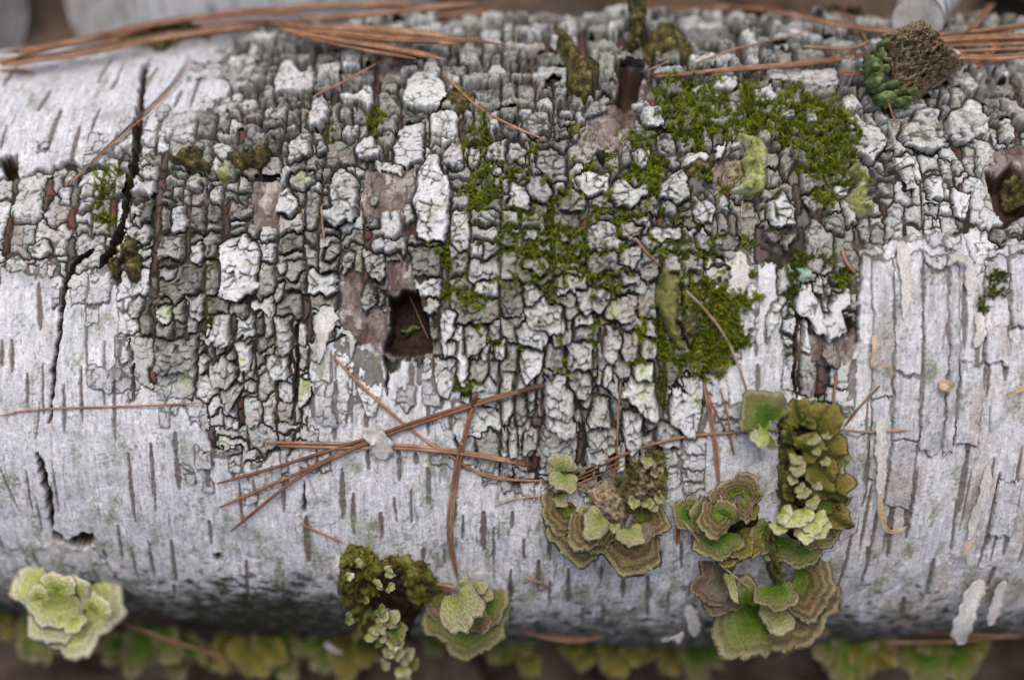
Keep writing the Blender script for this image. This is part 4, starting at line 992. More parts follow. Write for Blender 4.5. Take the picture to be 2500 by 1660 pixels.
MOSS_LABEL = {'broad': 'large bright green moss patch spreading below the thick needle pair', 'ledge': 'small moss tuft beside the crescent shaped dark hole', 'tuft': 'loose moss tuft right of the long white plate', 'column': 'upright yellow green moss strip between grey plates below the loose tuft',
              'joint': 'thin dab of moss in a joint between round grey plates', 'seam': 'moss running along a seam under round grey plates', 'ribbon': 'ribbon of moss under the smooth pale plate', 'gap': 'moss filling a vertical gap left of the pinkish plate',
              'field': 'wide sparse moss growing in the joints of the central grey plates', 'shelf': 'moss shelf above the dried olive leaf', 'slope': 'dense moss patch right of the dried olive leaf', 'side': 'moss patch left of the dried olive leaf', 'drip': 'narrow moss trickle below the dense patch by the leaf',
              'notch': 'small moss tuft right above the square hole', 'fringe': 'thin feathery moss fringe right of the square hole', 'dab': 'single round moss tuft among upper grey plates', 'speck': 'tiny moss speck left of the round tuft', 'lowdab': 'small moss dab below and right of the square hole',
              'ridge': 'moss line beside the turquoise lichen flake', 'knot': 'small moss knot right of the lifted white flake notch', 'lane': 'dark green moss lane in smooth bark near the log end cavity', 'crackmoss': 'dark moss in the straight fissure left of the broad white plate', 'crevice': 'sparse moss along the left side of the long crack'}
SPARSE = {'field': 0.55, 'fringe': 0.6, 'crevice': 0.45, 'crackmoss': 0.8, 'seam': 0.8, 'broad': 1.0, 'column': 0.9, 'drip': 0.7, 'lane': 0.8}
def inpoly(pl, n, r):
    a = np.array(pl); lo, hi = a.min(0), a.max(0)
    p = r.uniform(lo, hi, (n, 2)); s = poly_sdf(a, p[:, 0].astype(np.float32), p[:, 1].astype(np.float32))
    return p, s
def area(pl):
    a = np.array(pl); x, y = a[:, 0], a[:, 1]
    return 0.5 * abs(np.dot(x, np.roll(y, 1)) - np.dot(y, np.roll(x, 1)))
MOSS_POLYS['wisps'] = [(1080, 330), (1500, 300), (1950, 450), (1900, 700), (1780, 950), (1500, 960), (1180, 900), (1060, 640)]
MOSS_LABEL['wisps'] = 'thin wisps of moss in the joints of the plates between the larger moss patches'
for k, (nm, pl) in enumerate(MOSS_POLYS.items()):
    r = np.random.default_rng(100 + k); a = np.array(pl); bb = np.prod(a.max(0) - a.min(0))
    p, sd = inpoly(pl, int(bb / 17), r)
    dens = SPARSE.get(nm, 1.0)
    if nm == 'wisps': sd = np.minimum(sd, 30) * (sd > 0) - 200 * (sd <= 0) - 46
    nz = fbm(p[:, 0] / 34, p[:, 1] / 30, 90 + k, 2)
    nz2 = fbm(p[:, 0] / 14, p[:, 1] / 14, 140 + k, 2)
    keep = (sd + 26 * nz + 8 * nz2 > -6) & (r.random(len(p)) < dens * sstep(-22, 16, sd + 40 * nz + 22 * nz2))
    p = p[keep]
    u, v = P(p[:, 0], p[:, 1]); h = top_h(u, v, 0)
    i = np.clip(((v - VD[0]) / DV).astype(int), 0, nV - 1); j = np.clip(((u - UD[0]) / DU).astype(int), 0, nU - 1)
    up_ = vis[i, j] & (PH[i, j] > H[i, j] + 1.4)          # moss sits in the joints, less on the plates' tops
    keep = ~up_ | (r.random(len(u)) < (0.34 if nm in ('broad', 'slope', 'shelf', 'tuft', 'column', 'dab') else 0.12))
    u, v, h = u[keep], v[keep], h[keep]
    if len(u) == 0: continue
    pos = W(u, v, h - 0.0003); nor = nrm(W(u, v, h + 0.01) - pos)
    dark = nm in ('crackmoss', 'lane', 'drip', 'ridge')
    V, F, Cc = shoots(pos, nor, 0.0027 if nm not in ('crackmoss', 'lane', 'drip', 'speck', 'ribbon') else 0.0019, 200 + k,
                      cols=((0.12, 0.15, 0.015), (0.08, 0.12, 0.012), (0.19, 0.21, 0.03)) if dark else ((0.20, 0.26, 0.022), (0.11, 0.16, 0.014), (0.38, 0.40, 0.05)))
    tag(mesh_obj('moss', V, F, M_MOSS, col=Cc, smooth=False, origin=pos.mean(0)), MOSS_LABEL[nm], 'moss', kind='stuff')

# ------------------------------------------------------------------ bracket fungi
def zone_mat(name, stops, under=(0.35, 0.28, 0.17), speck=0.5):
    """concentric zones from the point of attachment to the margin"""
    m, nt, b = new_mat(name, 0.85, 0.15)
    a = nt.nodes.new('ShaderNodeAttribute'); a.attribute_name = 'zone'
    n = add_noise(nt, 260, 4, 0.6); n2 = add_noise(nt, 1500, 3, 0.6)
    mm = nt.nodes.new('ShaderNodeMath'); mm.operation = 'MULTIPLY_ADD'
    nt.links.new(n.outputs[0], mm.inputs[0]); mm.inputs[1].default_value = 0.30; nt.links.new(a.outputs['Fac'], mm.inputs[2])
    sb = nt.nodes.new('ShaderNodeMath'); sb.operation = 'SUBTRACT'; nt.links.new(mm.outputs[0], sb.inputs[0]); sb.inputs[1].default_value = 0.15
    r = ramp(nt, sb.outputs[0], stops)
    sn = nt.nodes.new('ShaderNodeMath'); sn.operation = 'MULTIPLY'; nt.links.new(a.outputs['Fac'], sn.inputs[0]); sn.inputs[1].default_value = 44
    si = nt.nodes.new('ShaderNodeMath'); si.operation = 'SINE'; nt.links.new(sn.outputs[0], si.inputs[0])
    rb = ramp(nt, si.outputs[0], [(0.0, (0.88,) * 3), (1.0, (1.06,) * 3)])
    r2 = ramp(nt, n2.outputs[0], [(0.3, (0.62,) * 3), (0.7, (1.28,) * 3)])
    c = mixc(nt, 'MULTIPLY', r.outputs[0], rb.outputs[0]); c = mixc(nt, 'MULTIPLY', c, r2.outputs[0])
    un = nt.nodes.new('ShaderNodeAttribute'); un.attribute_name = 'below'
    c = mixc(nt, 'MIX', c, under, un.outputs['Fac'])
    nt.links.new(c, b.inputs['Base Color'])
    add_bump(nt, b, n2.outputs[0], 0.7, 0.0008)
    return m
Z = {
    'lime': zone_mat('lime_shelf', [(0.0, (0.20, 0.25, 0.045)), (0.35, (0.38, 0.42, 0.10)), (0.7, (0.52, 0.54, 0.22)), (0.92, (0.68, 0.65, 0.44))]),
    'tail': zone_mat('turkey_tail', [(0.0, (0.192, 0.281, 0.030)), (0.30, (0.133, 0.172, 0.030)), (0.42, (0.096, 0.070, 0.033)), (0.52, (0.222, 0.179, 0.074)), (0.62, (0.118, 0.078, 0.041)), (0.72, (0.252, 0.203, 0.096)), (0.82, (0.141, 0.101, 0.052)), (0.90, (0.266, 0.218, 0.111)), (0.98, (0.400, 0.374, 0.237))]),
    'green': zone_mat('green_shelf', [(0.0, (0.058, 0.117, 0.013)), (0.45, (0.094, 0.156, 0.020)), (0.68, (0.180, 0.195, 0.059)), (0.82, (0.194, 0.172, 0.073)), (0.96, (0.317, 0.312, 0.158))]),
    'olive': zone_mat('olive_shelf', [(0.0, (0.060, 0.060, 0.012)), (0.5, (0.136, 0.128, 0.024)), (0.8, (0.204, 0.170, 0.040)), (0.96, (0.281, 0.238, 0.080))]),
    'cream': zone_mat('cream_cap', [(0.0, (0.19, 0.25, 0.05)), (0.4, (0.29, 0.31, 0.11)), (0.75, (0.37, 0.35, 0.18)), (0.95, (0.47, 0.42, 0.28))]),
    'drab': zone_mat('drab_shelf', [(0.0, (0.136, 0.170, 0.043)), (0.3, (0.145, 0.128, 0.076)), (0.6, (0.221, 0.178, 0.128)), (0.85, (0.170, 0.119, 0.076)), (0.97, (0.255, 0.204, 0.136))]),
}
def cap_geom(base, dirv, nv, L, Wd_, seed, cup=0.24, wave=0.13, thick=0.05, fan=2.1):
    r = random.Random(seed); nA, nR = 30, 13
    a = np.linspace(-fan, fan, nA); s = np.cross(nv, dirv)
    ph = [r.uniform(0, 6.28) for _ in range(6)]
    Lr = 1 + 0.10 * np.sin(2.3 * a + ph[0]) + 0.06 * np.sin(5.1 * a + ph[1]) + 0.03 * np.sin(11 * a + ph[2]) + 0.018 * np.sin(23 * a + ph[5])
    V = []; zone = []; below = []
    def row(rr, bot):
        wv_ = wave * np.sin(3.2 * a + ph[3]) * rr ** 2 + 0.5 * wave * np.sin(6.5 * a + ph[4]) * rr ** 3
        z = cup * (1 - (1 - rr) ** 2) * 0.9 - cup * rr ** 3 * 1.2 + wv_ + 0.022 * math.sin(rr * 26) * (1 if not bot else 0)
        if bot: z = z - thick * (1 - rr) ** 0.6 - 0.012 * (rr < 0.999)
        dx = (np.cos(a) + 0.38) / 1.38 * rr * Lr
        return base + (dirv * L)[None] * dx[:, None] + (s * Wd_)[None] * (np.sin(a) * rr * Lr)[:, None] + (nv * L)[None] * z[:, None]
    rows = []
    for k in range(nR): rows.append((row(k / (nR - 1), False), k / (nR - 1), 0))
    for rr in (0.9, 0.6, 0.3, 0.0): rows.append((row(rr, True), rr, 1))
    V = np.concatenate([q[0] for q in rows]); zone = np.concatenate([np.full(nA, q[1]) for q in rows]); below = np.concatenate([np.full(nA, float(q[2])) for q in rows])
    F = np.array([(i * nA + j, i * nA + j + 1, (i + 1) * nA + j + 1, (i + 1) * nA + j) for i in range(len(rows) - 1) for j in range(nA - 1)])
    n0 = len(F)
    side = [(i * nA + c) for c in (0,) for i in range(len(rows))]
    F = np.vstack([F, [[k * nA, (k + 1) * nA, (len(rows) - 2 - k) * nA, (len(rows) - 1 - k) * nA] for k in range(3)], [[k * nA + nA - 1, (len(rows) - 1 - k) * nA + nA - 1, (len(rows) - 2 - k) * nA + nA - 1, (k + 1) * nA + nA - 1] for k in range(3)]])
    return V, F, zone, below

def surf(px, py, lift=0.0):
    """world point on the bark seen at a pixel, and metres per pixel there"""
    u, v = P(np.array([px]), np.array([py])); h = top_h(u, v)
    u, v = P(np.array([px]), np.array([py]), h + lift)
    w = W(u, v, h + lift)[0]
    return w, 0.36 / 1250 * float((CAM - w) @ Bv)

def dep(px, py):
    return float((CAM - surf(px, py)[0]) @ Bv)

def cap(parent, px, py, ang, L, Wd_, tilt=0.5, style='tail', lift=0.0, seed=None, depth=None, name='cap', roll=0.0, **kw):
    """fan-shaped cap: base pixel, direction it opens (deg, 0 right, 90 up), apparent length and half width in px, tilt towards the camera"""
    if depth is None: base, mpp = surf(px, py, lift - 0.0012)
    else: base = WD(np.array([px]), np.array([py]), np.array([depth]))[0]; mpp = 0.36 / 1250 * depth
    di = math.cos(math.radians(ang)) * Xv + math.sin(math.radians(ang)) * Uv
    si = -math.sin(math.radians(ang)) * Xv + math.cos(math.radians(ang)) * Uv
    dirv = math.cos(tilt) * di + math.sin(tilt) * Bv; nv = math.cos(tilt) * Bv - math.sin(tilt) * di
    nv = nrm(nv * math.cos(roll) + si * math.sin(roll)); 
    dirv = nrm(dirv - nv * (dirv @ nv))
    global _cs
    _cs += 1
    V, F, zo, be = cap_geom(base, dirv, nv, L * mpp / max(math.cos(tilt), 0.3), Wd_ * mpp, seed or _cs, **kw)
    return mesh_obj(name, V, F, Z[style], parent, attrs={'zone': zo, 'below': be}, origin=base)
_cs = 1000

def inflate(name, pl, T, mat, parent=None, lift=0.0, w=14, amp=0.25, nscale=16, sp=4.0, depth=None, seed=0, col=None):
    """a thick body with a traced outline, rounded over and rough, sitting on the bark"""
    a = np.array(pl, float); lo, hi = a.min(0) - 2, a.max(0) + 2
    xs = np.arange(lo[0], hi[0] + sp, sp); ys = np.arange(lo[1], hi[1] + sp, sp)
    X, Y = np.meshgrid(xs, ys); 
    Xn = X + 5 * perlin(X / 18, Y / 18, 90 + seed); Yn = Y + 5 * perlin(X / 18, Y / 18, 95 + seed)
    sd = poly_sdf(a, Xn.astype(np.float32), Yn.astype(np.float32))
    ins = sd > -0.5
    f = 1 - np.exp(-np.clip(sd, 0, 999) / w)
    nz = 1 + amp * (fbm(X / nscale, Y / nscale, seed + 3, 3) * 1.4 + 0.5 * fbm(X / 6, Y / 6, seed + 8, 2))
    h = T * f * nz
    if depth is None:
        u, v = P(X, Y); hb = top_h(u, v); hb = np.convolve(hb.ravel(), np.ones(9) / 9, 'same').reshape(hb.shape)
        front = W(u, v, hb + lift) + h[..., None] * (0.75 * Bv + 0.25 * nrm(W(u, v, hb + 0.01) - W(u, v, hb)))
        back = W(u, v, hb + lift - 0.0022)
    else:
        front = WD(X, Y, np.full(X.shape, depth)) + h[..., None] * Bv; back = WD(X, Y, np.full(X.shape, depth + 0.004))
    idq = np.arange(X.size).reshape(X.shape)
    m = ins[:-1, :-1] & ins[1:, :-1] & ins[:-1, 1:] & ins[1:, 1:]
    Qf = np.stack([idq[:-1, :-1], idq[1:, :-1], idq[1:, 1:], idq[:-1, 1:]], -1)[m]
    if len(Qf) == 0: return None
    N = X.size
    # rim quads joining front to back
    e = {}
    for q in Qf:
        for i in range(4):
            k = (q[i], q[(i + 1) % 4])
            if (k[1], k[0]) in e: del e[(k[1], k[0])]
            else: e[k] = 1
    rimq = np.array([(b, a_, a_ + N, b + N) for a_, b in e])
    allq = np.vstack([Qf, rimq]); V = np.concatenate([front.reshape(-1, 3), back.reshape(-1, 3)])
    u_, inv = np.unique(allq, return_inverse=True)
    zo = np.concatenate([np.clip(1 - sd.ravel() / max(sd.max(), 1), 0, 1)] * 2)[u_]
    return mesh_obj(name, V[u_], inv.reshape(-1, 4), mat, parent, attrs={'zone': zo, 'below': np.zeros(len(u_))})

def fuzz(parent, pl, n, length, seed, T=0.0, cols=None, depth=None, name='moss'):
    """moss shoots growing over a body"""
    r = np.random.default_rng(seed); p, sd = inpoly(pl, n * 3, r); p = p[sd > 0][:n]; sd = sd[sd > 0][:n]
    if depth is None:
        u, v = P(p[:, 0], p[:, 1]); h = top_h(u, v); pos = W(u, v, h) + (T * (1 - np.exp(-sd / 14)) * 0.85)[:, None] * Bv
    else: pos = WD(p[:, 0], p[:, 1], np.full(len(p), depth)) + (T * (1 - np.exp(-sd / 14)))[:, None] * Bv
    nor = nrm(Bv + 0.5 * Uv + r.normal(0, 0.4, pos.shape))
    V, F, Cc = shoots(pos, nor, length, seed, cols=cols or ((0.26, 0.28, 0.035), (0.16, 0.17, 0.02), (0.42, 0.40, 0.07)))
    o = mesh_obj(name, V, F, M_MOSS, parent, col=Cc, smooth=False); o['kind'] = 'stuff'; return o

def fungus(label, px, py, name='bracket_fungus', depth=None, cat='fungus', group=None):
    b = surf(px, py)[0] if depth is None else WD(np.array([px]), np.array([py]), np.array([depth]))[0]
    return thing(name, label, cat, b, group)

M_OLIVE = noise_mat('olive_crust', [(0.3, (0.04, 0.034, 0.014)), (0.5, (0.12, 0.10, 0.032)), (0.68, (0.24, 0.21, 0.07)), (0.85, (0.42, 0.38, 0.20))], 380, bump=0.9)
M_PORE = noise_mat('brown_pores', [(0.25, (0.16, 0.10, 0.055)), (0.42, (0.36, 0.27, 0.16)), (0.62, (0.60, 0.50, 0.33))], 620, bump=1.0, dist=0.002, fine=1300)
M_LIME = noise_mat('lime_crust', [(0.25, (0.19, 0.20, 0.06)), (0.45, (0.40, 0.43, 0.15)), (0.6, (0.50, 0.53, 0.25)), (0.78, (0.68, 0.67, 0.52))], 330, bump=0.7)
M_GREENLOBE = noise_mat('green_lobe', [(0.3, (0.11, 0.15, 0.05)), (0.6, (0.22, 0.28, 0.10)), (0.8, (0.33, 0.37, 0.18))], 420, bump=0.6)
M_MOSSY = noise_mat('mossy_mass', [(0.3, (0.06, 0.05, 0.02)), (0.45, (0.16, 0.145, 0.025)), (0.6, (0.28, 0.29, 0.05)), (0.8, (0.45, 0.46, 0.13))], 260, bump=1.0, dist=0.002)
M_LICHEN = noise_mat('turquoise_lichen', [(0.3, (0.27, 0.44, 0.36)), (0.7, (0.42, 0.58, 0.48))], 300, bump=0.3)
M_PAPER = noise_mat('peeled_paper_bark', [(0.3, (0.55, 0.52, 0.48)), (0.7, (0.72, 0.71, 0.70))], 200, bump=0.3, stretch=(3, 1, 1))
M_STRAW = noise_mat('straw_bark', [(0.3, (0.52, 0.36, 0.2)), (0.7, (0.68, 0.54, 0.36))], 300, bump=0.3)

# lime shelf cluster at the lower left
f = fungus('pale lime green shelf fungus cluster with white margins at the lower left edge', 160, 1480)
for a in [(140, 1430, -125, 100, 92, 0.30, 'lime'), (185, 1455, -70, 140, 112, 0.25, 'lime'), (215, 1465, -35, 85, 80, 0.3, 'lime'), (115, 1430, -165, 60, 66, 0.3, 'lime'), (160, 1450, -100, 120, 80, 0.3, 'lime')]: cap(f, *a, lift=0.005, thick=0.10, wave=0.05)
for a in [(98, 1462, 100, 34, 30), (228, 1490, 60, 50, 44), (182, 1508, -80, 34, 28), (150, 1505, -95, 24, 20), (140, 1440, 70, 50, 44), (185, 1445, 80, 40, 40)]: cap(f, *a, 0.5, 'lime', lift=0.013, thick=0.2, wave=0.04)
def lobes(parent, spots, T, mat, fz=True, seed=0, cols=None, lift=0.0, sh=0.0016):
    for k, (x, y, a_, b_) in enumerate(spots):
        a_ *= 1.25; b_ *= 1.2
        pl = [(1.0588 * (x + a_ * math.cos(t_) * (1 + 0.18 * math.sin(3 * t_ + k))), 1.0588 * (y + b_ * math.sin(t_) * (1 + 0.18 * math.cos(2 * t_ + k)))) for t_ in np.linspace(0, 6.283, 15)[:-1]]
        inflate('lobe', pl, T * (0.75 + 0.5 * ((k * 37) % 10) / 10), mat, parent, w=11, amp=0.4, seed=seed + k, lift=lift, nscale=12)
        if fz: fuzz(parent, pl, int(a_ * b_ * 0.075), sh, 600 + seed + k, T * 0.95 + lift, cols=cols)
YG = ((0.34, 0.36, 0.05), (0.20, 0.22, 0.03), (0.50, 0.48, 0.11)); OB = ((0.26, 0.22, 0.03), (0.12, 0.09, 0.02), (0.40, 0.34, 0.06))
M_HOLLOW = noise_mat('dark_brown', [(0.3, (0.015, 0.009, 0.006)), (0.6, (0.05, 0.03, 0.016)), (0.8, (0.11, 0.075, 0.035))], 300, bump=1.0)  # dark brown for low raised bodies that stand for hollows and dark ground
# mossy ridge, lower middle
f = fungus('tall mossy bracket ridge studded with small pale caps, lower middle', 900, 1400)
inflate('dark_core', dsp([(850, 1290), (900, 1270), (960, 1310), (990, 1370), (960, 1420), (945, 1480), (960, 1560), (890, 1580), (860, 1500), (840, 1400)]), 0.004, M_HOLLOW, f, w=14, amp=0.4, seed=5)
lobes(f, [(828, 1275, 34, 28), (812, 1318, 30, 30), (838, 1345, 30, 26), (822, 1378, 28, 26), (850, 1412, 26, 26), (842, 1452, 24, 24), (866, 1492, 24, 24), (872, 1532, 22, 22), (905, 1556, 30, 24), (862, 1300, 24, 22)], 0.009, M_MOSSY, seed=20, cols=YG)
lobes(f, [(922, 1290, 34, 20), (960, 1312, 28, 26), (984, 1345, 24, 28), (1004, 1372, 20, 18), (962, 1352, 24, 30)], 0.006, M_MOSSY, seed=40, cols=OB)
rr = random.Random(5)
for (x, y, s) in [(890, 1318, 15), (822, 1300, 12), (868, 1350, 15), (895, 1352, 14), (840, 1382, 10), (872, 1402, 14), (880, 1412, 18), (894, 1430, 22), (866, 1440, 20), (908, 1450, 24), (848, 1458, 20), (893, 1490, 22), (908, 1500, 20), (864, 1480, 15), (932, 1510, 22), (942, 1530, 22), (922, 1550, 24), (880, 1530, 15), (800, 1330, 12), (798, 1425, 14), (905, 1470, 22), (925, 1535, 20), (880, 1465, 14)]:
    cap(f, x * 1.0588, y * 1.0588, rr.uniform(-60, 40), s * rr.uniform(1.0, 1.5), s * 1.1, rr.uniform(0.4, 0.9), rr.choice(['cream', 'cream', 'lime', 'green']), lift=0.0145, thick=0.16, wave=0.2)
# banded rosette beside it
f = fungus('banded tan rosette fungus with green centre and pale knob, beside the mossy ridge', 1125, 1500)
for a in [(1120, 1490, -115, 95, 75, 0.25, 'green'), (1150, 1490, -75, 105, 95, 0.25, 'green'), (1165, 1470, -20, 70, 70, 0.3, 'green'), (1095, 1470, 170, 52, 50, 0.3, 'tail')]: cap(f, *a, lift=0.003, wave=0.06)
cap(f, 1115, 1455, -65, 80, 52, 0.7, 'cream', lift=0.012, thick=0.25, cup=0.3); cap(f, 1165, 1510, -40, 34, 30, 0.5, 'tail', lift=0.010)
for a in [(1150, 1440, 30, 40, 26), (1130, 1435, 75, 26, 20), (1170, 1450, -10, 34, 22)]: cap(f, *a, 0.4, 'cream', lift=0.006, thick=0.15)
# turkey tails
f = fungus('cluster of brown and green banded turkey tail caps over smooth white bark', 1440, 1280)
for a in [(1385, 1235, -155, 70, 56, 0.4, 'tail'), (1425, 1262, -130, 105, 92, 0.35, 'tail'), (1465, 1260, -108, 92, 60, 0.45, 'tail'), (1535, 1290, -95, 105, 88, 0.35, 'tail'), (1560, 1250, -30, 70, 52, 0.4, 'tail'), (1530, 1245, 75, 44, 34, 0.5, 'tail')]: cap(f, *a, lift=0.002, wave=0.07)
for a in [(1440, 1262, -110, 78, 50, 0.5, 'tail', 0.009), (1470, 1262, -140, 58, 38, 0.5, 'cream', 0.012), (1535, 1290, -70, 44, 34, 0.5, 'cream', 0.012), (1560, 1290, -60, 40, 30, 0.5, 'drab', 0.012), (1430, 1250, 140, 22, 18, 0.5, 'cream', 0.010), (1500, 1280, -90, 20, 16, 0.5, 'cream', 0.010)]:
    cap(f, *a[:7], lift=a[7], wave=0.08)
inflate('rotten_stub', dsp([(1345, 1120), (1400, 1105), (1440, 1130), (1450, 1180), (1430, 1215), (1395, 1200), (1370, 1175)]), 0.006, M_PORE, f, seed=11)
f = fungus('small pale cup shaped cap above the turkey tails', 1370, 1165)
cap(f, 1372, 1150, 100, 44, 40, 0.3, 'cream', lift=0.004, thick=0.15); cap(f, 1378, 1160, -100, 40, 34, 0.6, 'cream', lift=0.006, thick=0.15); cap(f, 1365, 1212, -60, 24, 22, 0.6, 'cream', lift=0.004)
SHG = r33([(760, 200), (850, 60), (960, 0), (1060, 10), (1090, 160), (1080, 300), (980, 370), (900, 350), (820, 360), (760, 300)])
f = fungus('shaggy brown mossy old bracket above the turkey tails', 1570, 1170)
inflate('body', SHG, 0.008, M_PORE, f, w=14, amp=0.5, seed=7); fuzz(f, SHG, 160, 0.003, 303, 0.008, cols=((0.17, 0.17, 0.03), (0.15, 0.10, 0.035), (0.26, 0.24, 0.06)))
for a in [(940, 340), (990, 350), (1020, 120), (950, 50), (1040, 290), (870, 330)]:
    x, y = r33([a])[0]; cap(f, x, y, rr.uniform(-120, -40), 22, 16, 0.6, 'cream', lift=0.007)
# small cap cluster
f = fungus('cluster of small curled green and brown caps between turkey tails and mossy ridge', 1745, 1250)
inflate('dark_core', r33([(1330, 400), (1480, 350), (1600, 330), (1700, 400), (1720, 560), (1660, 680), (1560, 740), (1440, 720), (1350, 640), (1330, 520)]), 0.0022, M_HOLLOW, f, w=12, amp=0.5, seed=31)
for (x, y, ang, L, w_, t_, st, lf) in [(1600, 290, 40, 95, 70, .35, 'tail', .004), (1560, 300, 120, 90, 66, .35, 'tail', .004), (1480, 340, 130, 70, 60, .4, 'tail', .004), (1610, 330, -85, 100, 34, .5, 'tail', .006), (1680, 360, -110, 70, 30, .5, 'olive', .004), (1400, 450, 160, 110, 90, .4, 'green', .003), (1440, 430, -130, 110, 80, .5, 'tail', .008),
                                     (1470, 460, 60, 90, 60, .4, 'green', .007), (1240, 430, -150, 70, 80, .4, 'green', .003), (1280, 420, 60, 70, 60, .4, 'green', .003), (1440, 560, -100, 120, 110, .35, 'green', .005), (1560, 560, -70, 110, 80, .4, 'olive', .003), (1600, 600, -20, 110, 60, .4, 'olive', .003), (1470, 640, -80, 100, 70, .4, 'olive', .002), (1380, 600, -150, 80, 60, .4, 'green', .003)]:
    px, py = r33([(x, y)])[0]; cap(f, px, py, ang, L / 1.9, w_ / 1.7, t_, st, lift=lf, wave=0.12)
f = fungus('drab brown shelf fungus with furrowed rim below the small cap cluster', 1750, 1420)
px, py = r33([(1500, 880)])[0]; cap(f, px, py, 165, 92, 66, 0.3, 'drab', lift=0.003); px, py = r33([(1490, 930)])[0]; cap(f, px, py, -110, 70, 56, 0.3, 'drab', lift=0.002); px, py = r33([(1510, 850)])[0]; cap(f, px, py, -80, 56, 14, 0.6, 'cream', lift=0.008)
# big mossy ridge on the right
f = fungus('large dark green mossy bracket mass with knobby pale caps, right of centre', 1960, 1180)
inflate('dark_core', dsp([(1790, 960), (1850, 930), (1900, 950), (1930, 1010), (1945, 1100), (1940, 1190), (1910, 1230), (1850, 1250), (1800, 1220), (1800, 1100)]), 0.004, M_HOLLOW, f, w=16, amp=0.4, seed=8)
for (x, y, ang, L, w_, lf) in [(1840, 1000, 75, 80, 50, .003), (1870, 990, 50, 76, 50, .003), (1880, 1030, 20, 70, 46, .004), (1880, 1070, 0, 76, 50, .003), (1890, 1110, -15, 66, 48, .003), (1880, 1140, -5, 80, 50, .002), (1890, 1170, -20, 64, 50, .003), (1880, 1060, -60, 70, 46, .007), (1850, 1040, 30, 50, 40, .006), (1900, 1190, -60, 50, 44, .002), (1850, 980, 100, 62, 40, .005), (1860, 1110, 10, 60, 44, .006)]:
    cap(f, x * 1.0588, y * 1.0588, ang, L * 1.0588, w_, rr.uniform(0.1, 0.6), rr.choice(['olive', 'olive', 'green']), lift=lf + rr.uniform(0, 0.003), wave=0.3, thick=0.09, roll=rr.uniform(-0.6, 0.6))
lobes(f, [(1812, 968, 20, 18), (1806, 1000, 15, 22), (1808, 1040, 15, 24), (1806, 1085, 15, 26), (1808, 1130, 16, 24), (1815, 1170, 20, 22), (1850, 960, 24, 22), (1890, 985, 20, 18), (1840, 1010, 20, 18), (1860, 1085, 18, 20), (1850, 1150, 18, 18)], 0.010, M_MOSSY, seed=60, cols=YG)
lobes(f, [(1915, 1040, 20, 18), (1905, 1100, 20, 20), (1920, 1150, 20, 22), (1905, 1200, 24, 18)], 0.007, M_MOSSY, seed=75, cols=OB)
cap(f, 1880, 1030, 125, 80, 72, 0.2, 'green', lift=0.009); cap(f, 1875, 1050, 175, 50, 44, 0.3, 'lime', lift=0.009); cap(f, 1870, 1055, -140, 40, 40, 0.3, 'green', lift=0.006)
for (x, y, s) in [(1838, 1050, 18), (1830, 1100, 14), (1872, 1010, 15), (1835, 1072, 20), (1850, 1130, 16), (1870, 1150, 18), (1850, 1172, 26), (1830, 1185, 28), (1872, 1190, 32), (1800, 1180, 22), (1795, 1205, 22), (1885, 1205, 30), (1858, 1210, 32), (1900, 1060, 12), (1880, 1035, 12), (1905, 1000, 11), (1840, 1120, 14), (1880, 1115, 12)]:
    cap(f, x * 1.0588, y * 1.0588, rr.uniform(-150, -30), s * 1.2, s * 1.15, rr.uniform(0.3, 0.8), 'cream' if s < 22 else 'lime', lift=0.0125, thick=0.2, wave=0.15)
for a in [(1905, 1310, -110, 66, 56), (1955, 1320, -60, 60, 60), (1880, 1300, -150, 50, 50), (1985, 1290, -30, 60, 50)]: cap(f, *a, 0.3, 'green', lift=0.003)
BLD = r33([(1735, 480), (1792, 460), (1830, 560), (1870, 900), (1880, 1060), (1850, 1060), (1800, 880), (1750, 760), (1730, 600)])
f = fungus('upright dark green blade like bracket edge covered with algae, under the mossy mass', 1880, 1400)
inflate('blade', BLD, 0.014, M_MOSSY, f, w=10, amp=0.15, seed=9); fuzz(f, BLD, 120, 0.0018, 305, 0.014)
f = fungus('big green and brown tiered shelves under the dark green blade', 1860, 1500)
for (x, y, ang, L, w_, t_, st, lf) in [(1940, 1410, -20, 100, 90, .3, 'tail', .003), (1920, 1450, -60, 130, 110, .3, 'tail', .002), (1850, 1470, -110, 140, 100, .35, 'green', .003), (1830, 1430, 160, 60, 60, .35, 'drab', .002), (1890, 1430, -80, 60, 52, .4, 'green', .010), (1900, 1480, -95, 60, 50, .5, 'cream', .008), (1820, 1470, 90, 60, 40, .4, 'green', .008), (2005, 1440, 0, 40, 40, .4, 'drab', .002), (1940, 1370, 60, 50, 50, .4, 'olive', .002)]:
    cap(f, x, y, ang, L, w_, t_, st, lift=lf, wave=0.1)
# crescent, olive, shaggy ones in the upper half
f = fungus('pale lime crescent shaped fungus beside the large moss patch', 1830, 420)
inflate('crescent', r13([(1560, 980), (1650, 965), (1740, 1010), (1770, 1080), (1760, 1180), (1770, 1220), (1740, 1320), (1650, 1370), (1560, 1360), (1510, 1320), (1590, 1280), (1620, 1200), (1580, 1150), (1620, 1080), (1590, 1010)]), 0.0065, M_LIME, f, lift=0.001, w=12, amp=0.25, seed=12)
inflate('stub', r13([(1480, 1120), (1590, 1110), (1610, 1200), (1550, 1290), (1500, 1300), (1470, 1200)]), 0.003, M_PORE, f, seed=13)
f = fungus('shaggy yellow green crumpled fungus at the right end of the moss', 2080, 480)
inflate('body', r14([(610, 1130), (660, 1140), (720, 1220), (790, 1280), (690, 1300), (720, 1340), (690, 1380), (760, 1400), (730, 1480), (660, 1520), (580, 1460), (560, 1360), (610, 1330), (640, 1250), (570, 1200)]), 0.006, M_LIME, f, w=9, amp=0.6, seed=14)
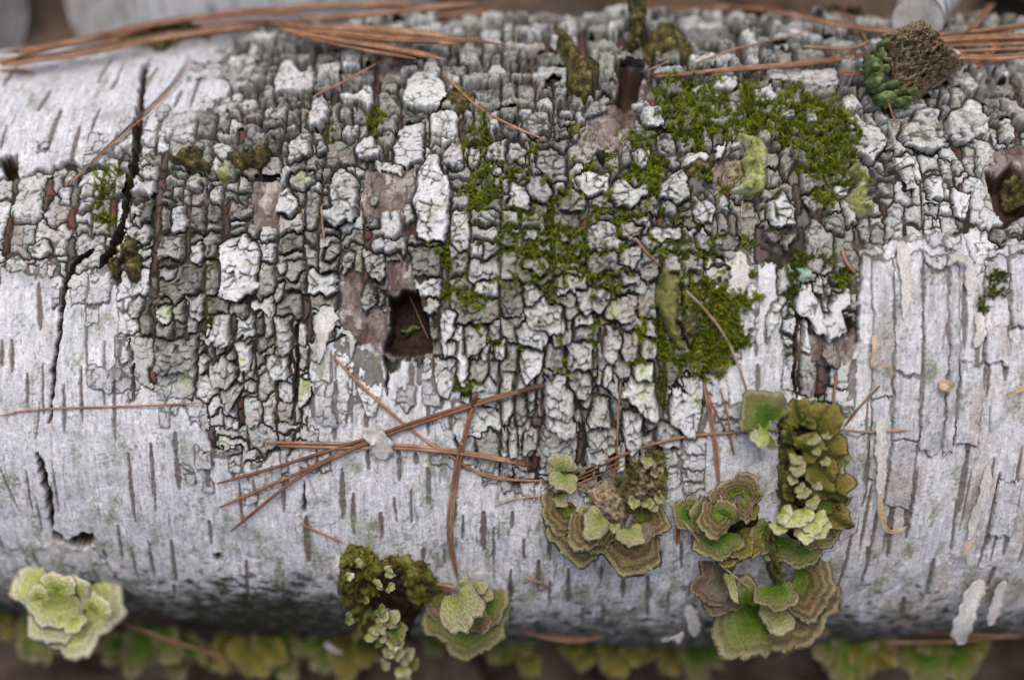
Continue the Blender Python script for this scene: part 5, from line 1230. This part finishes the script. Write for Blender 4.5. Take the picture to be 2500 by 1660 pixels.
f = fungus('dark olive curled bracket standing on edge beside the deep hole', 1390, 200)
inflate('curl', r13([(290, 210), (340, 235), (410, 300), (490, 410), (590, 500), (630, 540), (600, 660), (540, 710), (400, 690), (390, 500), (330, 420), (320, 280)]), 0.009, M_OLIVE, f, w=12, amp=0.25, seed=15)
f = fungus('narrow upright olive bracket above the deep dark hole', 1555, 110)
inflate('blade', r13([(800, -60), (940, -60), (950, 150), (910, 330), (860, 400), (790, 370), (830, 200)]), 0.009, M_OLIVE, f, w=10, amp=0.3, seed=16, depth=dep(1555, 110))
f = fungus('flat dull olive bracket flap right of the deep dark hole', 1630, 140)
inflate('flap', r13([(900, 400), (960, 290), (1090, 250), (1200, 300), (1270, 400), (1210, 460), (1040, 460), (930, 430)]), 0.006, M_OLIVE, f, w=14, amp=0.3, seed=17)
f = fungus('brown pored bracket with lumpy green lobes on top of the log', 2220, 170)
inflate('pore_body', r14([(800, 250), (950, 180), (1080, 140), (1180, 230), (1260, 330), (1370, 460), (1290, 540), (1200, 600), (1130, 640), (1000, 720), (900, 700), (880, 560), (860, 420)]), 0.012, M_PORE, f, w=24, amp=0.5, nscale=9, seed=18, depth=dep(2170, 215) - 0.002, sp=3)
for a in [(870, 600, 50, 50), (720, 420, 40, 50), (880, 660, 50, 44), (790, 620, 46, 50), (960, 700, 50, 36), (820, 320, 40, 40), (800, 390, 30, 60), (740, 470, 60, 70), (800, 500, 55, 60), (830, 690, 70, 60), (920, 710, 50, 45), (760, 560, 60, 70), (940, 640, 36, 40), (1000, 640, 40, 40), (830, 430, 40, 36)]:
    x, y = r14([a[:2]])[0]; R_ = a[2] / 2.8; inflate('lobe', [(x + R_ * math.cos(t_) * 1.1, y + a[3] / 2.8 * math.sin(t_)) for t_ in np.linspace(0, 6.28, 13)[:-1]], 0.009, M_GREENLOBE, f, w=8, amp=0.2, seed=int(a[0]) % 37, depth=dep(2130, 215) - 0.006, sp=3.5)
inflate('pale_rim', r14([(1200, 270), (1260, 320), (1340, 350), (1400, 470), (1330, 560), (1220, 690), (1200, 640), (1290, 540), (1360, 460), (1280, 360)]), 0.006, M_PAPER, f, w=7, amp=0.4, seed=19, depth=dep(2300, 180) - 0.002)
DL = r23([(1040, 320), (1090, 290), (1120, 370), (1150, 380), (1180, 260), (1215, 280), (1200, 340), (1160, 420), (1160, 560), (1150, 700), (1220, 860), (1170, 850), (1090, 770), (1040, 620), (1000, 540), (1010, 420)])
f = fungus('dried olive folded leaf like bracket in the lower moss', 1640, 770)
inflate('fold', DL, 0.0055, noise_mat('dull_olive', [(0.3, (0.11, 0.11, 0.03)), (0.6, (0.22, 0.22, 0.065)), (0.85, (0.33, 0.34, 0.13))], 260, bump=0.5), f, w=9, amp=0.2, seed=20, lift=0.001)
inflate('flap', r23([(1160, 650), (1220, 640), (1300, 600), (1310, 680), (1270, 790), (1220, 830), (1180, 770)]), 0.004, M_OLIVE, f, w=8, amp=0.4, seed=21, lift=0.001)
for lb, pl, T, mt in [('bright olive bracket left of the upper plates, below the long crack top', r11([(1170, 1130), (1260, 1040), (1370, 1040), (1400, 1110), (1460, 1160), (1440, 1210), (1330, 1200), (1240, 1180)]), 0.006, M_OLIVE),
                      ('crumbly olive bracket among grey plates next to a whitish crust', r11([(1550, 1100), (1620, 1060), (1740, 1060), (1850, 1000), (1870, 1100), (1800, 1200), (1680, 1210), (1590, 1160)]), 0.005, M_OLIVE),
                      ('small whitish yellow crust between two olive brackets', r11([(1500, 1190), (1580, 1180), (1600, 1250), (1550, 1290), (1490, 1250)]), 0.0035, M_LIME),
                      ('crumbly olive fungus at the lower end of the long crack', r21([(830, 130), (890, 80), (950, 120), (970, 240), (980, 360), (940, 420), (890, 380), (860, 260), (800, 380), (740, 260), (760, 200), (830, 220)]), 0.006, M_OLIVE),
                      ('large blurred olive brackets under the needle heap', dsp([(275, 70), (320, 50), (400, 30), (440, 20), (490, 30), (480, 75), (440, 100), (380, 125), (330, 110), (285, 95)]), 0.012, M_OLIVE),
                      ('yellowish olive flake right below the tall white plate', r12([(1310, 730), (1360, 660), (1420, 640), (1530, 700), (1510, 760), (1390, 790)]), 0.0035, M_OLIVE),
                      ('thin olive flake left of the crescent fungus', r13([(1200, 1200), (1300, 1110), (1440, 1090), (1400, 1150), (1330, 1200), (1260, 1230)]), 0.003, M_OLIVE),
                      ('small olive flake above the pink exposed bark', r13([(415, 910), (470, 880), (515, 890), (500, 960), (430, 970)]), 0.003, M_OLIVE),
                      ('olive crust in the rotten cavity at the right', r14([(1680, 1180), (1740, 1150), (1850, 1250), (1850, 1380), (1720, 1380), (1690, 1300)]), 0.005, M_OLIVE),
                      ('crinkled pale crust above the rotten cavity', r14([(1360, 880), (1420, 830), (1480, 800), (1540, 860), (1500, 900), (1400, 920)]), 0.004, M_PAPER),
                      ('small moss green tuft inside the square hole', r22([(950, 700), (1010, 700), (1060, 660), (1120, 700), (1060, 740), (1010, 780)]), 0.004, M_GREENLOBE),
                      ('olive bracket on the far top edge left of the leaning stick', dsp([(1855, -10), (1930, -12), (1990, 12), (1985, 50), (1930, 60), (1880, 40)]), 0.010, M_OLIVE)]:
    c = np.array(pl).mean(0); f = fungus(lb, c[0], c[1])
    inflate('crust', pl, T, mt, f, w=9, amp=0.45, seed=int(c[0]) % 50)
tag(inflate('lichen_flake', r24([(210, 300), (260, 290), (330, 320), (335, 380), (270, 395), (225, 370), (240, 345)]), 0.0014, M_LICHEN, w=3, amp=0.1, lift=0.0006, sp=2.5), 'flat turquoise lichen flake at the edge of the lifted white bark', 'lichen')

# ------------------------------------------------------------------ peeling bark strips (parts of the log)
def ribbon(px, w, mat, lifts, name='bark_curl', thick=0.0004, tw=0.0):
    q = resample(np.c_[np.array(px), np.array(lifts)], 22)
    u, v = P(q[:, 0], q[:, 1]); h = top_h(u, v); h = np.convolve(np.pad(h, 4, mode='edge'), np.ones(9) / 9, 'valid')
    c = W(u, v, h + q[:, 2] + 0.0004); T = nrm(np.gradient(c, axis=0)); n = nrm(W(u, v, h + 0.01) - W(u, v, h))
    s = nrm(np.cross(T, n)); s = nrm(s * math.cos(tw) + n * math.sin(tw)); ww = np.asarray(w) if np.ndim(w) else np.full(2, w)
    tq = np.linspace(0, 1, 22); wd = np.interp(tq, np.linspace(0, 1, len(ww)), ww) * PX * 0.5 * (0.35 + 0.65 * np.clip(np.minimum(tq, 1 - tq) / 0.18, 0, 1))
    nn = np.cross(s, T)
    cols = []
    for k, f_ in enumerate(np.linspace(-1, 1, 6)):
        jag = 1 + 0.16 * np.sin(np.arange(22) * 1.7 + k * 2.1) + 0.10 * np.sin(np.arange(22) * 0.6 + k)
        cols.append(c + s * (wd * f_ * jag)[:, None] + nn * (0.34 * wd * f_ * f_)[:, None])
    A = np.stack(cols, 1); Bk = A - nn[:, None] * thick
    V = np.concatenate([A.reshape(-1, 3), Bk.reshape(-1, 3)]); N = 22 * 6; F = []
    for i in range(21):
        for j in range(5):
            a_ = i * 6 + j; F.append((a_, a_ + 1, a_ + 7, a_ + 6)); F.append((N + a_, N + a_ + 6, N + a_ + 7, N + a_ + 1))
        F.append((i * 6, i * 6 + 6, N + i * 6 + 6, N + i * 6)); F.append((i * 6 + 5, N + i * 6 + 5, N + i * 6 + 11, i * 6 + 11))
    for i in (0, 21):
        for j in range(5): F.append((i * 6 + j, N + i * 6 + j, N + i * 6 + j + 1, i * 6 + j + 1))
    return mesh_obj(name, V, F, mat, log)
ribbon(r34([(805, -60), (795, 60), (785, 250)]), 22, M_PAPER, [0.0006, 0.001, 0.002]); ribbon(r34([(785, 250), (795, 380), (830, 475), (900, 508), (980, 490)]), [16, 14, 10, 8], M_STRAW, [0.002, 0.003, 0.003, 0.002, 0.001])
ribbon(r34([(1540, 90), (1510, 270), (1450, 420), (1400, 560)]), [20, 26, 24, 20], M_PAPER, [0.0005, 0.001, 0.001, 0.002]); ribbon(r34([(1480, 820), (1390, 900), (1320, 1000), (1320, 1090)]), [46, 52, 50, 44], M_PAPER, [0.001, 0.004, 0.007, 0.008])
ribbon(r34([(1640, 840), (1580, 950), (1530, 1050)]), [26, 30, 26], M_PAPER, [0.0005, 0.002, 0.004]); ribbon(r34([(1420, 570), (1360, 640), (1390, 740)]), [16, 10, 6], M_STRAW, [0.002, 0.003, 0.001])
ribbon(r22([(750, 1400), (830, 1400), (880, 1440), (880, 1568)]), [30, 44, 50, 46], M_PAPER, [0.002, 0.0032, 0.0028, 0.001]); ribbon(r21([(1670, 480), (1730, 450), (1800, 425)]), [6, 14, 16], M_PAPER, [0.002, 0.003, 0.003])
ribbon(r22([(450, 940), (470, 840), (490, 700), (520, 560)]), [5, 22, 44, 60], M_PAPER, [0.001, 0.0015, 0.0008, 0.0003]); ribbon(r24([(745, 750), (740, 850), (735, 960)]), [10, 12, 8], M_STRAW, [0.001, 0.002, 0.001])
ribbon(r24([(1180, 1060), (1230, 1075), (1270, 1100)]), [24, 28, 20], M_STRAW, [0.002, 0.003, 0.002]); ribbon(r24([(1640, 1150), (1700, 1110), (1800, 1080)]), [6, 12, 16], M_STRAW, [0.002, 0.003, 0.002])
ribbon(r24([(740, 960), (800, 940), (850, 970), (870, 1020)]), [6, 6, 5, 3], M_STRAW, [0.001, 0.003, 0.002, 0.001]); ribbon(r24([(930, 130), (945, 300), (960, 480), (945, 640)]), [30, 28, 24, 14], M_PAPER, [0.0005, 0.001, 0.001, 0.0004])
ribbon(r24([(1240, 300), (1290, 250), (1390, 300), (1400, 480)]), [16, 22, 26, 20], M_PAPER, [0.001, 0.003, 0.002, 0.0006]); ribbon(r23([(1480, 260), (1560, 270), (1560, 420), (1480, 500)]), [36, 46, 44, 30], M_PAPER, [0.001, 0.0016, 0.001, 0.0004])
ribbon(r24([(600, 560), (640, 540), (710, 560)]), [8, 8, 5], M_PAPER, [0.003, 0.005, 0.002]); ribbon(r24([(800, 1300), (790, 1420), (780, 1568)]), [26, 26, 22], M_PAPER, [0.0004, 0.001, 0.0006])
ribbon(r24([(1460, 600), (1470, 720), (1440, 830)]), [20, 26, 18], M_PAPER, [0.0006, 0.0016, 0.0006]); ribbon(r33([(1230, 1000), (1260, 1080), (1270, 1160)]), [30, 34, 22], M_PAPER, [0.001, 0.002, 0.003])
ribbon(r33([(1070, 1170), (1120, 1120), (1190, 1110)]), [30, 42, 34], M_PAPER, [0.003, 0.006, 0.004]); ribbon(r32([(500, 1250), (560, 1330), (610, 1400)]), [50, 46, 16], M_PAPER, [0.002, 0.004, 0.005])
ribbon(r32([(580, 680), (570, 760), (600, 850)]), [14, 22, 10], M_PAPER, [0.001, 0.002, 0.001]); ribbon(r22([(600, 730), (660, 740), (680, 800), (670, 900)]), [8, 10, 10, 5], M_PAPER, [0.001, 0.002, 0.0016, 0.0006])

# ================================================================== fungi hanging under the log, out of focus
def under(label, items, x, group=None):
    f = fungus(label, x, 1560, depth=0.475, name='shelf_fungus', group=group)
    for k, a in enumerate(items):
        cap(f, a[0], a[1], a[2], a[3] * 0.8, a[4] * 0.62, a[5] + 0.1 * k, a[6], depth=0.462 + 0.006 * k, wave=0.14)
        cap(f, a[0] + 34 * (-1) ** k, a[1] + 8, a[2] + 30 * (-1) ** k, a[3] * 0.55, a[4] * 0.4, a[5], a[6], depth=0.456 + 0.006 * k, wave=0.2)
G = 'dull green shelves hanging under the log'
under('dark green shelf hanging behind the lime cluster', [(110, 1490, -105, 170, 90, .2, 'green'), (60, 1480, -130, 110, 60, .2, 'olive')], 100)
for x, items in [(350, [(370, 1530, -110, 150, 90, .25, 'green'), (330, 1560, -140, 110, 70, .2, 'green'), (420, 1560, -70, 120, 80, .2, 'green')]), (620, [(620, 1560, -95, 120, 90, .2, 'olive'), (680, 1550, -70, 130, 80, .2, 'green'), (570, 1560, -110, 110, 70, .25, 'olive')]),
                 (860, [(850, 1560, -95, 120, 80, .2, 'olive'), (810, 1560, -120, 110, 60, .2, 'green')]), (1240, [(1230, 1540, -95, 100, 70, .2, 'green'), (1280, 1560, -80, 110, 60, .2, 'olive'), (1060, 1540, -95, 70, 50, .2, 'green')]), (1490, [(1500, 1560, -90, 110, 80, .2, 'olive'), (1440, 1555, -100, 100, 70, .2, 'olive')]), (1700, [(1690, 1570, -80, 110, 70, .2, 'green'), (1640, 1560, -100, 110, 60, .2, 'olive')])]:
    under({350: 'round dull green shelves hanging under the log right of the lime cluster', 620: 'yellowish olive shelves hanging under the dirty foot of the log', 860: 'olive shelves hanging just left of the mossy ridge foot', 1240: 'small green shelves hanging right of the banded rosette', 1490: 'dark olive shelves hanging below the turkey tail caps', 1700: 'olive shelves hanging left of the big tiered shelves'}[x], items, x, G)
f = fungus('pale grey green frilly rosette under the log, right of the tiered shelves', 2070, 1550, depth=0.45, name='shelf_fungus')
for a in [(2040, 1560, -140, 70, 60), (2080, 1570, -100, 110, 60), (2100, 1560, -45, 100, 60), (2060, 1545, 120, 40, 40), (2130, 1560, 10, 50, 44), (2060, 1580, -120, 60, 40)]: cap(f, *a, 0.3, 'green' if a[2] < -50 else 'olive', depth=0.45, wave=0.3)
f = fungus('blurred pale green shelf under the log at the right end', 2340, 1570, depth=0.455, name='shelf_fungus')
for a in [(2350, 1560, -20, 70, 50), (2330, 1580, -90, 90, 60), (2260, 1590, -110, 80, 60), (2300, 1560, -150, 70, 40)]: cap(f, *a, 0.3, 'green' if a[2] < -50 else 'olive', depth=0.455, wave=0.25)
G = 'needles caught along the foot of the log'
for st, d0 in [([(270, 1430), (380, 1470), (480, 1505), (540, 1540)], .435), ([(290, 1440), (400, 1482), (520, 1512)], .437), ([(1140, 1435), (1250, 1468), (1330, 1478), (1400, 1462)], .43), ([(1150, 1420), (1260, 1462), (1380, 1472)], .432),
               ([(1790, 1520), (1900, 1460), (2000, 1425), (2150, 1415), (2361, 1385)], .43), ([(1830, 1490), (1980, 1440), (2120, 1455), (2361, 1470)], .432), ([(2200, 1420), (2290, 1395), (2361, 1360)], .425), ([(2060, 1340), (2080, 1410), (2095, 1440)], .42), ([(2040, 1480), (2200, 1478), (2361, 1462)], .435)]:
    needle([dsp(st)], 'dull brown needle caught along the foot of the log', G, w=9, depth=(d0, d0 + 0.004), seg=22)

# ================================================================== ground and what lies behind
M_GROUND = noise_mat('leaf_litter', [(0.28, (0.05, 0.034, 0.024)), (0.5, (0.15, 0.105, 0.075)), (0.72, (0.27, 0.20, 0.15))], 38, bump=1.0, dist=0.01, fine=240)
gx = np.concatenate([-np.geomspace(60, 0.9, 12), np.linspace(-0.85, 0.85, 110), np.geomspace(0.9, 60, 12)])
gy = np.concatenate([-np.geomspace(60, 0.9, 12), np.linspace(-0.85, 1.2, 130), np.geomspace(1.3, 60, 12)])
GX, GY = np.meshgrid(gx, gy)
GZ = 0.010 * fbm(GX * 9, GY * 9, 400, 4) + 0.005 * fbm(GX * 40, GY * 40, 401, 2) - 0.003
gid = np.arange(GX.size).reshape(GX.shape)
g = mesh_obj('ground', np.stack([GX, GY, GZ], -1).reshape(-1, 3), np.stack([gid[:-1, :-1], gid[:-1, 1:], gid[1:, 1:], gid[1:, :-1]], -1).reshape(-1, 4), M_GROUND, origin=(0, 0, 0)); g['kind'] = 'structure'
def gz(x, y): return float(0.010 * fbm(np.array([x * 9]), np.array([y * 9]), 400, 4)[0] + 0.005 * fbm(np.array([x * 40]), np.array([y * 40]), 401, 2)[0] - 0.003)

M_LEAF = [noise_mat('dead_leaf_%d' % k, [(0.3, tuple(np.array(c) * 0.5)), (0.7, c)], 90, bump=0.5, dist=0.002) for k, c in enumerate([(0.20, 0.12, 0.07), (0.15, 0.085, 0.05), (0.27, 0.19, 0.13), (0.12, 0.09, 0.07)])]
def leaf(x, y, rot, L, k):
    n = 9; V = []; F = []
    r = random.Random(int(x * 1000) + k)
    for i in range(n):
        t_ = i / (n - 1); w_ = 0.30 * L * math.sin(math.pi * min(t_ * 0.96 + 0.02, 1)) ** 0.75 * (1 + 0.12 * (i % 2))
        for j in (-1, -0.5, 0, 0.5, 1):
            V.append(((t_ - 0.5) * L, j * w_, 0.010 + 0.22 * abs(j) * w_ + 0.012 * math.sin(3 * t_ + r.uniform(0, .4)) ))
    for i in range(n - 1):
        for j in range(4): F.append((i * 5 + j, i * 5 + j + 1, i * 5 + j + 6, i * 5 + j + 5))
    A = np.array(V); c, s = math.cos(rot), math.sin(rot); B = A.copy(); B[:, 0] = A[:, 0] * c - A[:, 1] * s + x; B[:, 1] = A[:, 0] * s + A[:, 1] * c + y; B[:, 2] += gz(x, y)
    N = len(B); bot = B - np.array([0, 0, 0.0006])
    F2 = F + [tuple(N + q for q in f_[::-1]) for f_ in F]
    return tag(mesh_obj('dead_leaf', np.vstack([B, bot]), F2, M_LEAF[k % 4], origin=(x, y, gz(x, y))), 'brown dead leaf lying on the ground by the log', 'leaf', 'dead leaves on the ground')
rl = random.Random(9)
for k in range(70):
    x = rl.uniform(-0.3, 0.3); y = rl.choice([rl.uniform(-0.24, -0.115), rl.uniform(0.17, 0.55)])
    leaf(x, y, rl.uniform(0, 6.28), rl.uniform(0.035, 0.075), k)

# other birch wood lying behind
def birch_mat(name, ax=(1, 0, 0), base=(0.62, 0.63, 0.66), dash=(0.16, 0.14, 0.12), scale=(26, 9, 9)):
    m, nt, b = new_mat(name, 0.75, 0.2)
    tc = nt.nodes.new('ShaderNodeTexCoord'); mp = nt.nodes.new('ShaderNodeMapping'); mp.inputs['Scale'].default_value = scale
    nt.links.new(tc.outputs['Object'], mp.inputs[0])
    n = nt.nodes.new('ShaderNodeTexNoise'); n.inputs['Scale'].default_value = 7; n.inputs['Detail'].default_value = 2; nt.links.new(mp.outputs[0], n.inputs['Vector'])
    r = ramp(nt, n.outputs[0], [(0.60, base), (0.68, dash)])
    n2 = add_noise(nt, 60, 5); r2 = ramp(nt, n2.outputs[0], [(0.3, (0.7,) * 3), (0.7, (1.08,) * 3)])
    nt.links.new(mixc(nt, 'MULTIPLY', r.outputs[0], r2.outputs[0]), b.inputs['Base Color'])
    add_bump(nt, b, n2.outputs[0], 0.3, 0.003)
    return m
M_B2 = birch_mat('white_birch_bark'); M_B3 = birch_mat('grey_birch_bark', base=(0.40, 0.39, 0.41), dash=(0.2, 0.17, 0.15))
M_BREND = noise_mat('weathered_end', [(0.3, (0.36, 0.35, 0.34)), (0.7, (0.58, 0.57, 0.57))], 120)
def branch(name, a, b, r0, r1, mat, label, cat='log', seed=0):
    a, b = np.array(a, float), np.array(b, float); n, sd = 40, 36
    t_ = np.linspace(0, 1, n); ax = nrm(b - a); up = nrm(np.cross(ax, np.cross([0, 0, 1.0], ax))); si = np.cross(ax, up); L = np.linalg.norm(b - a)
    rad = r0 + (r1 - r0) * t_
    an = np.arange(sd) / sd * 2 * np.pi
    nz = 1 + 0.03 * fbm(t_[:, None] * L * 25 + 0 * an[None], np.cos(an)[None] * 1.5 + 0 * t_[:, None] + seed, 500 + seed, 3)
    ring = a + ax * 0
    Pn = np.stack([np.broadcast_to((t_ * L)[:, None], (n, sd)), np.cos(an)[None] * rad[:, None] * nz, np.sin(an)[None] * rad[:, None] * nz], -1)
    o = thing(name, label, cat, a - np.array([0, 0, r0]))
    R3 = np.stack([ax, si, up], 1)      # local -> world
    Vl = Pn.reshape(-1, 3); F = [(i * sd + j, (i + 1) * sd + j, (i + 1) * sd + (j + 1) % sd, i * sd + (j + 1) % sd) for i in range(n - 1) for j in range(sd)]
    V = a + Vl @ R3.T
    from mathutils import Matrix
    c = mesh_obj('bark', V, F, mat, o, origin=a)
    # put the mesh into the branch's own axes so that its pattern runs round it
    c.data.transform(Matrix(R3.T.tolist()).to_4x4()); c.rotation_euler = Matrix(R3.tolist()).to_euler()
    for e_, k in ((0, 0), (1, (n - 1) * sd)):
        ringv = V[k:k + sd] - (ax * 0.0006 if e_ else -ax * 0.0006); cen = ringv.mean(0)
        mesh_obj('cut_end', np.vstack([ringv, cen[None]]), [((j + 1) % sd, j, sd) if e_ == 0 else (j, (j + 1) % sd, sd) for j in range(sd)], M_BREND, o)
    return o
e1 = WD(np.array([245]), np.array([5]), np.array([0.492]))[0]; e2 = WD(np.array([-75]), np.array([70]), np.array([0.492]))[0]
branch('birch_branch', e1, WD(np.array([960]), np.array([-110]), np.array([0.57]))[0], 0.027, 0.030, M_B2, 'white birch branch with dark dashes propped behind the log above the needle heap', 'branch', seed=1)
branch('birch_branch', e2, (-0.62, 0.40, 0.028), 0.025, 0.028, M_B2, 'pale birch branch end propped behind the log beside the dashed branch', 'branch', seed=2)
branch('birch_branch', (0.10, 0.275, 0.034), (0.62, 0.205, 0.034), 0.036, 0.032, M_B3, 'grey birch branch lying on the ground behind the pored fungus', 'branch', seed=3)
p0 = surf(2235, 95)[0]; p1 = WD(np.array([2330]), np.array([-110]), np.array([0.50]))[0]
branch('birch_branch', p0 + np.array([0, 0.004, 0.004]), p1, 0.0075, 0.010, M_B2, 'thin white birch stick leaning on the log top behind the pored fungus', 'branch', seed=4)
G = 'needles lying on the ground behind the log'
for k in range(46):
    x = rl.uniform(-0.25, 0.32); y = rl.uniform(0.13, 0.42) if k % 3 else rl.uniform(-0.22, -0.12); a_ = rl.uniform(-0.7, 0.7); L = rl.uniform(0.07, 0.11); tt = np.linspace(-0.5, 0.5, 14)
    pth = np.stack([x + L * tt * math.cos(a_), y + L * tt * math.sin(a_) + 0.01 * tt ** 2, np.full(14, 0)], -1)
    pth[:, 2] = [gz(q[0], q[1]) + 0.009 for q in pth]
    V, F = tube(pth, np.full(14, 0.00062), 5)
    tag(mesh_obj('pine_needle', V, F, M_NEEDLE, origin=pth[0]), 'brown pine needle lying on the ground by the log', 'needle', 'needles lying on the ground')

for o in bpy.data.objects:
    if '_o' in o: del o['_o']
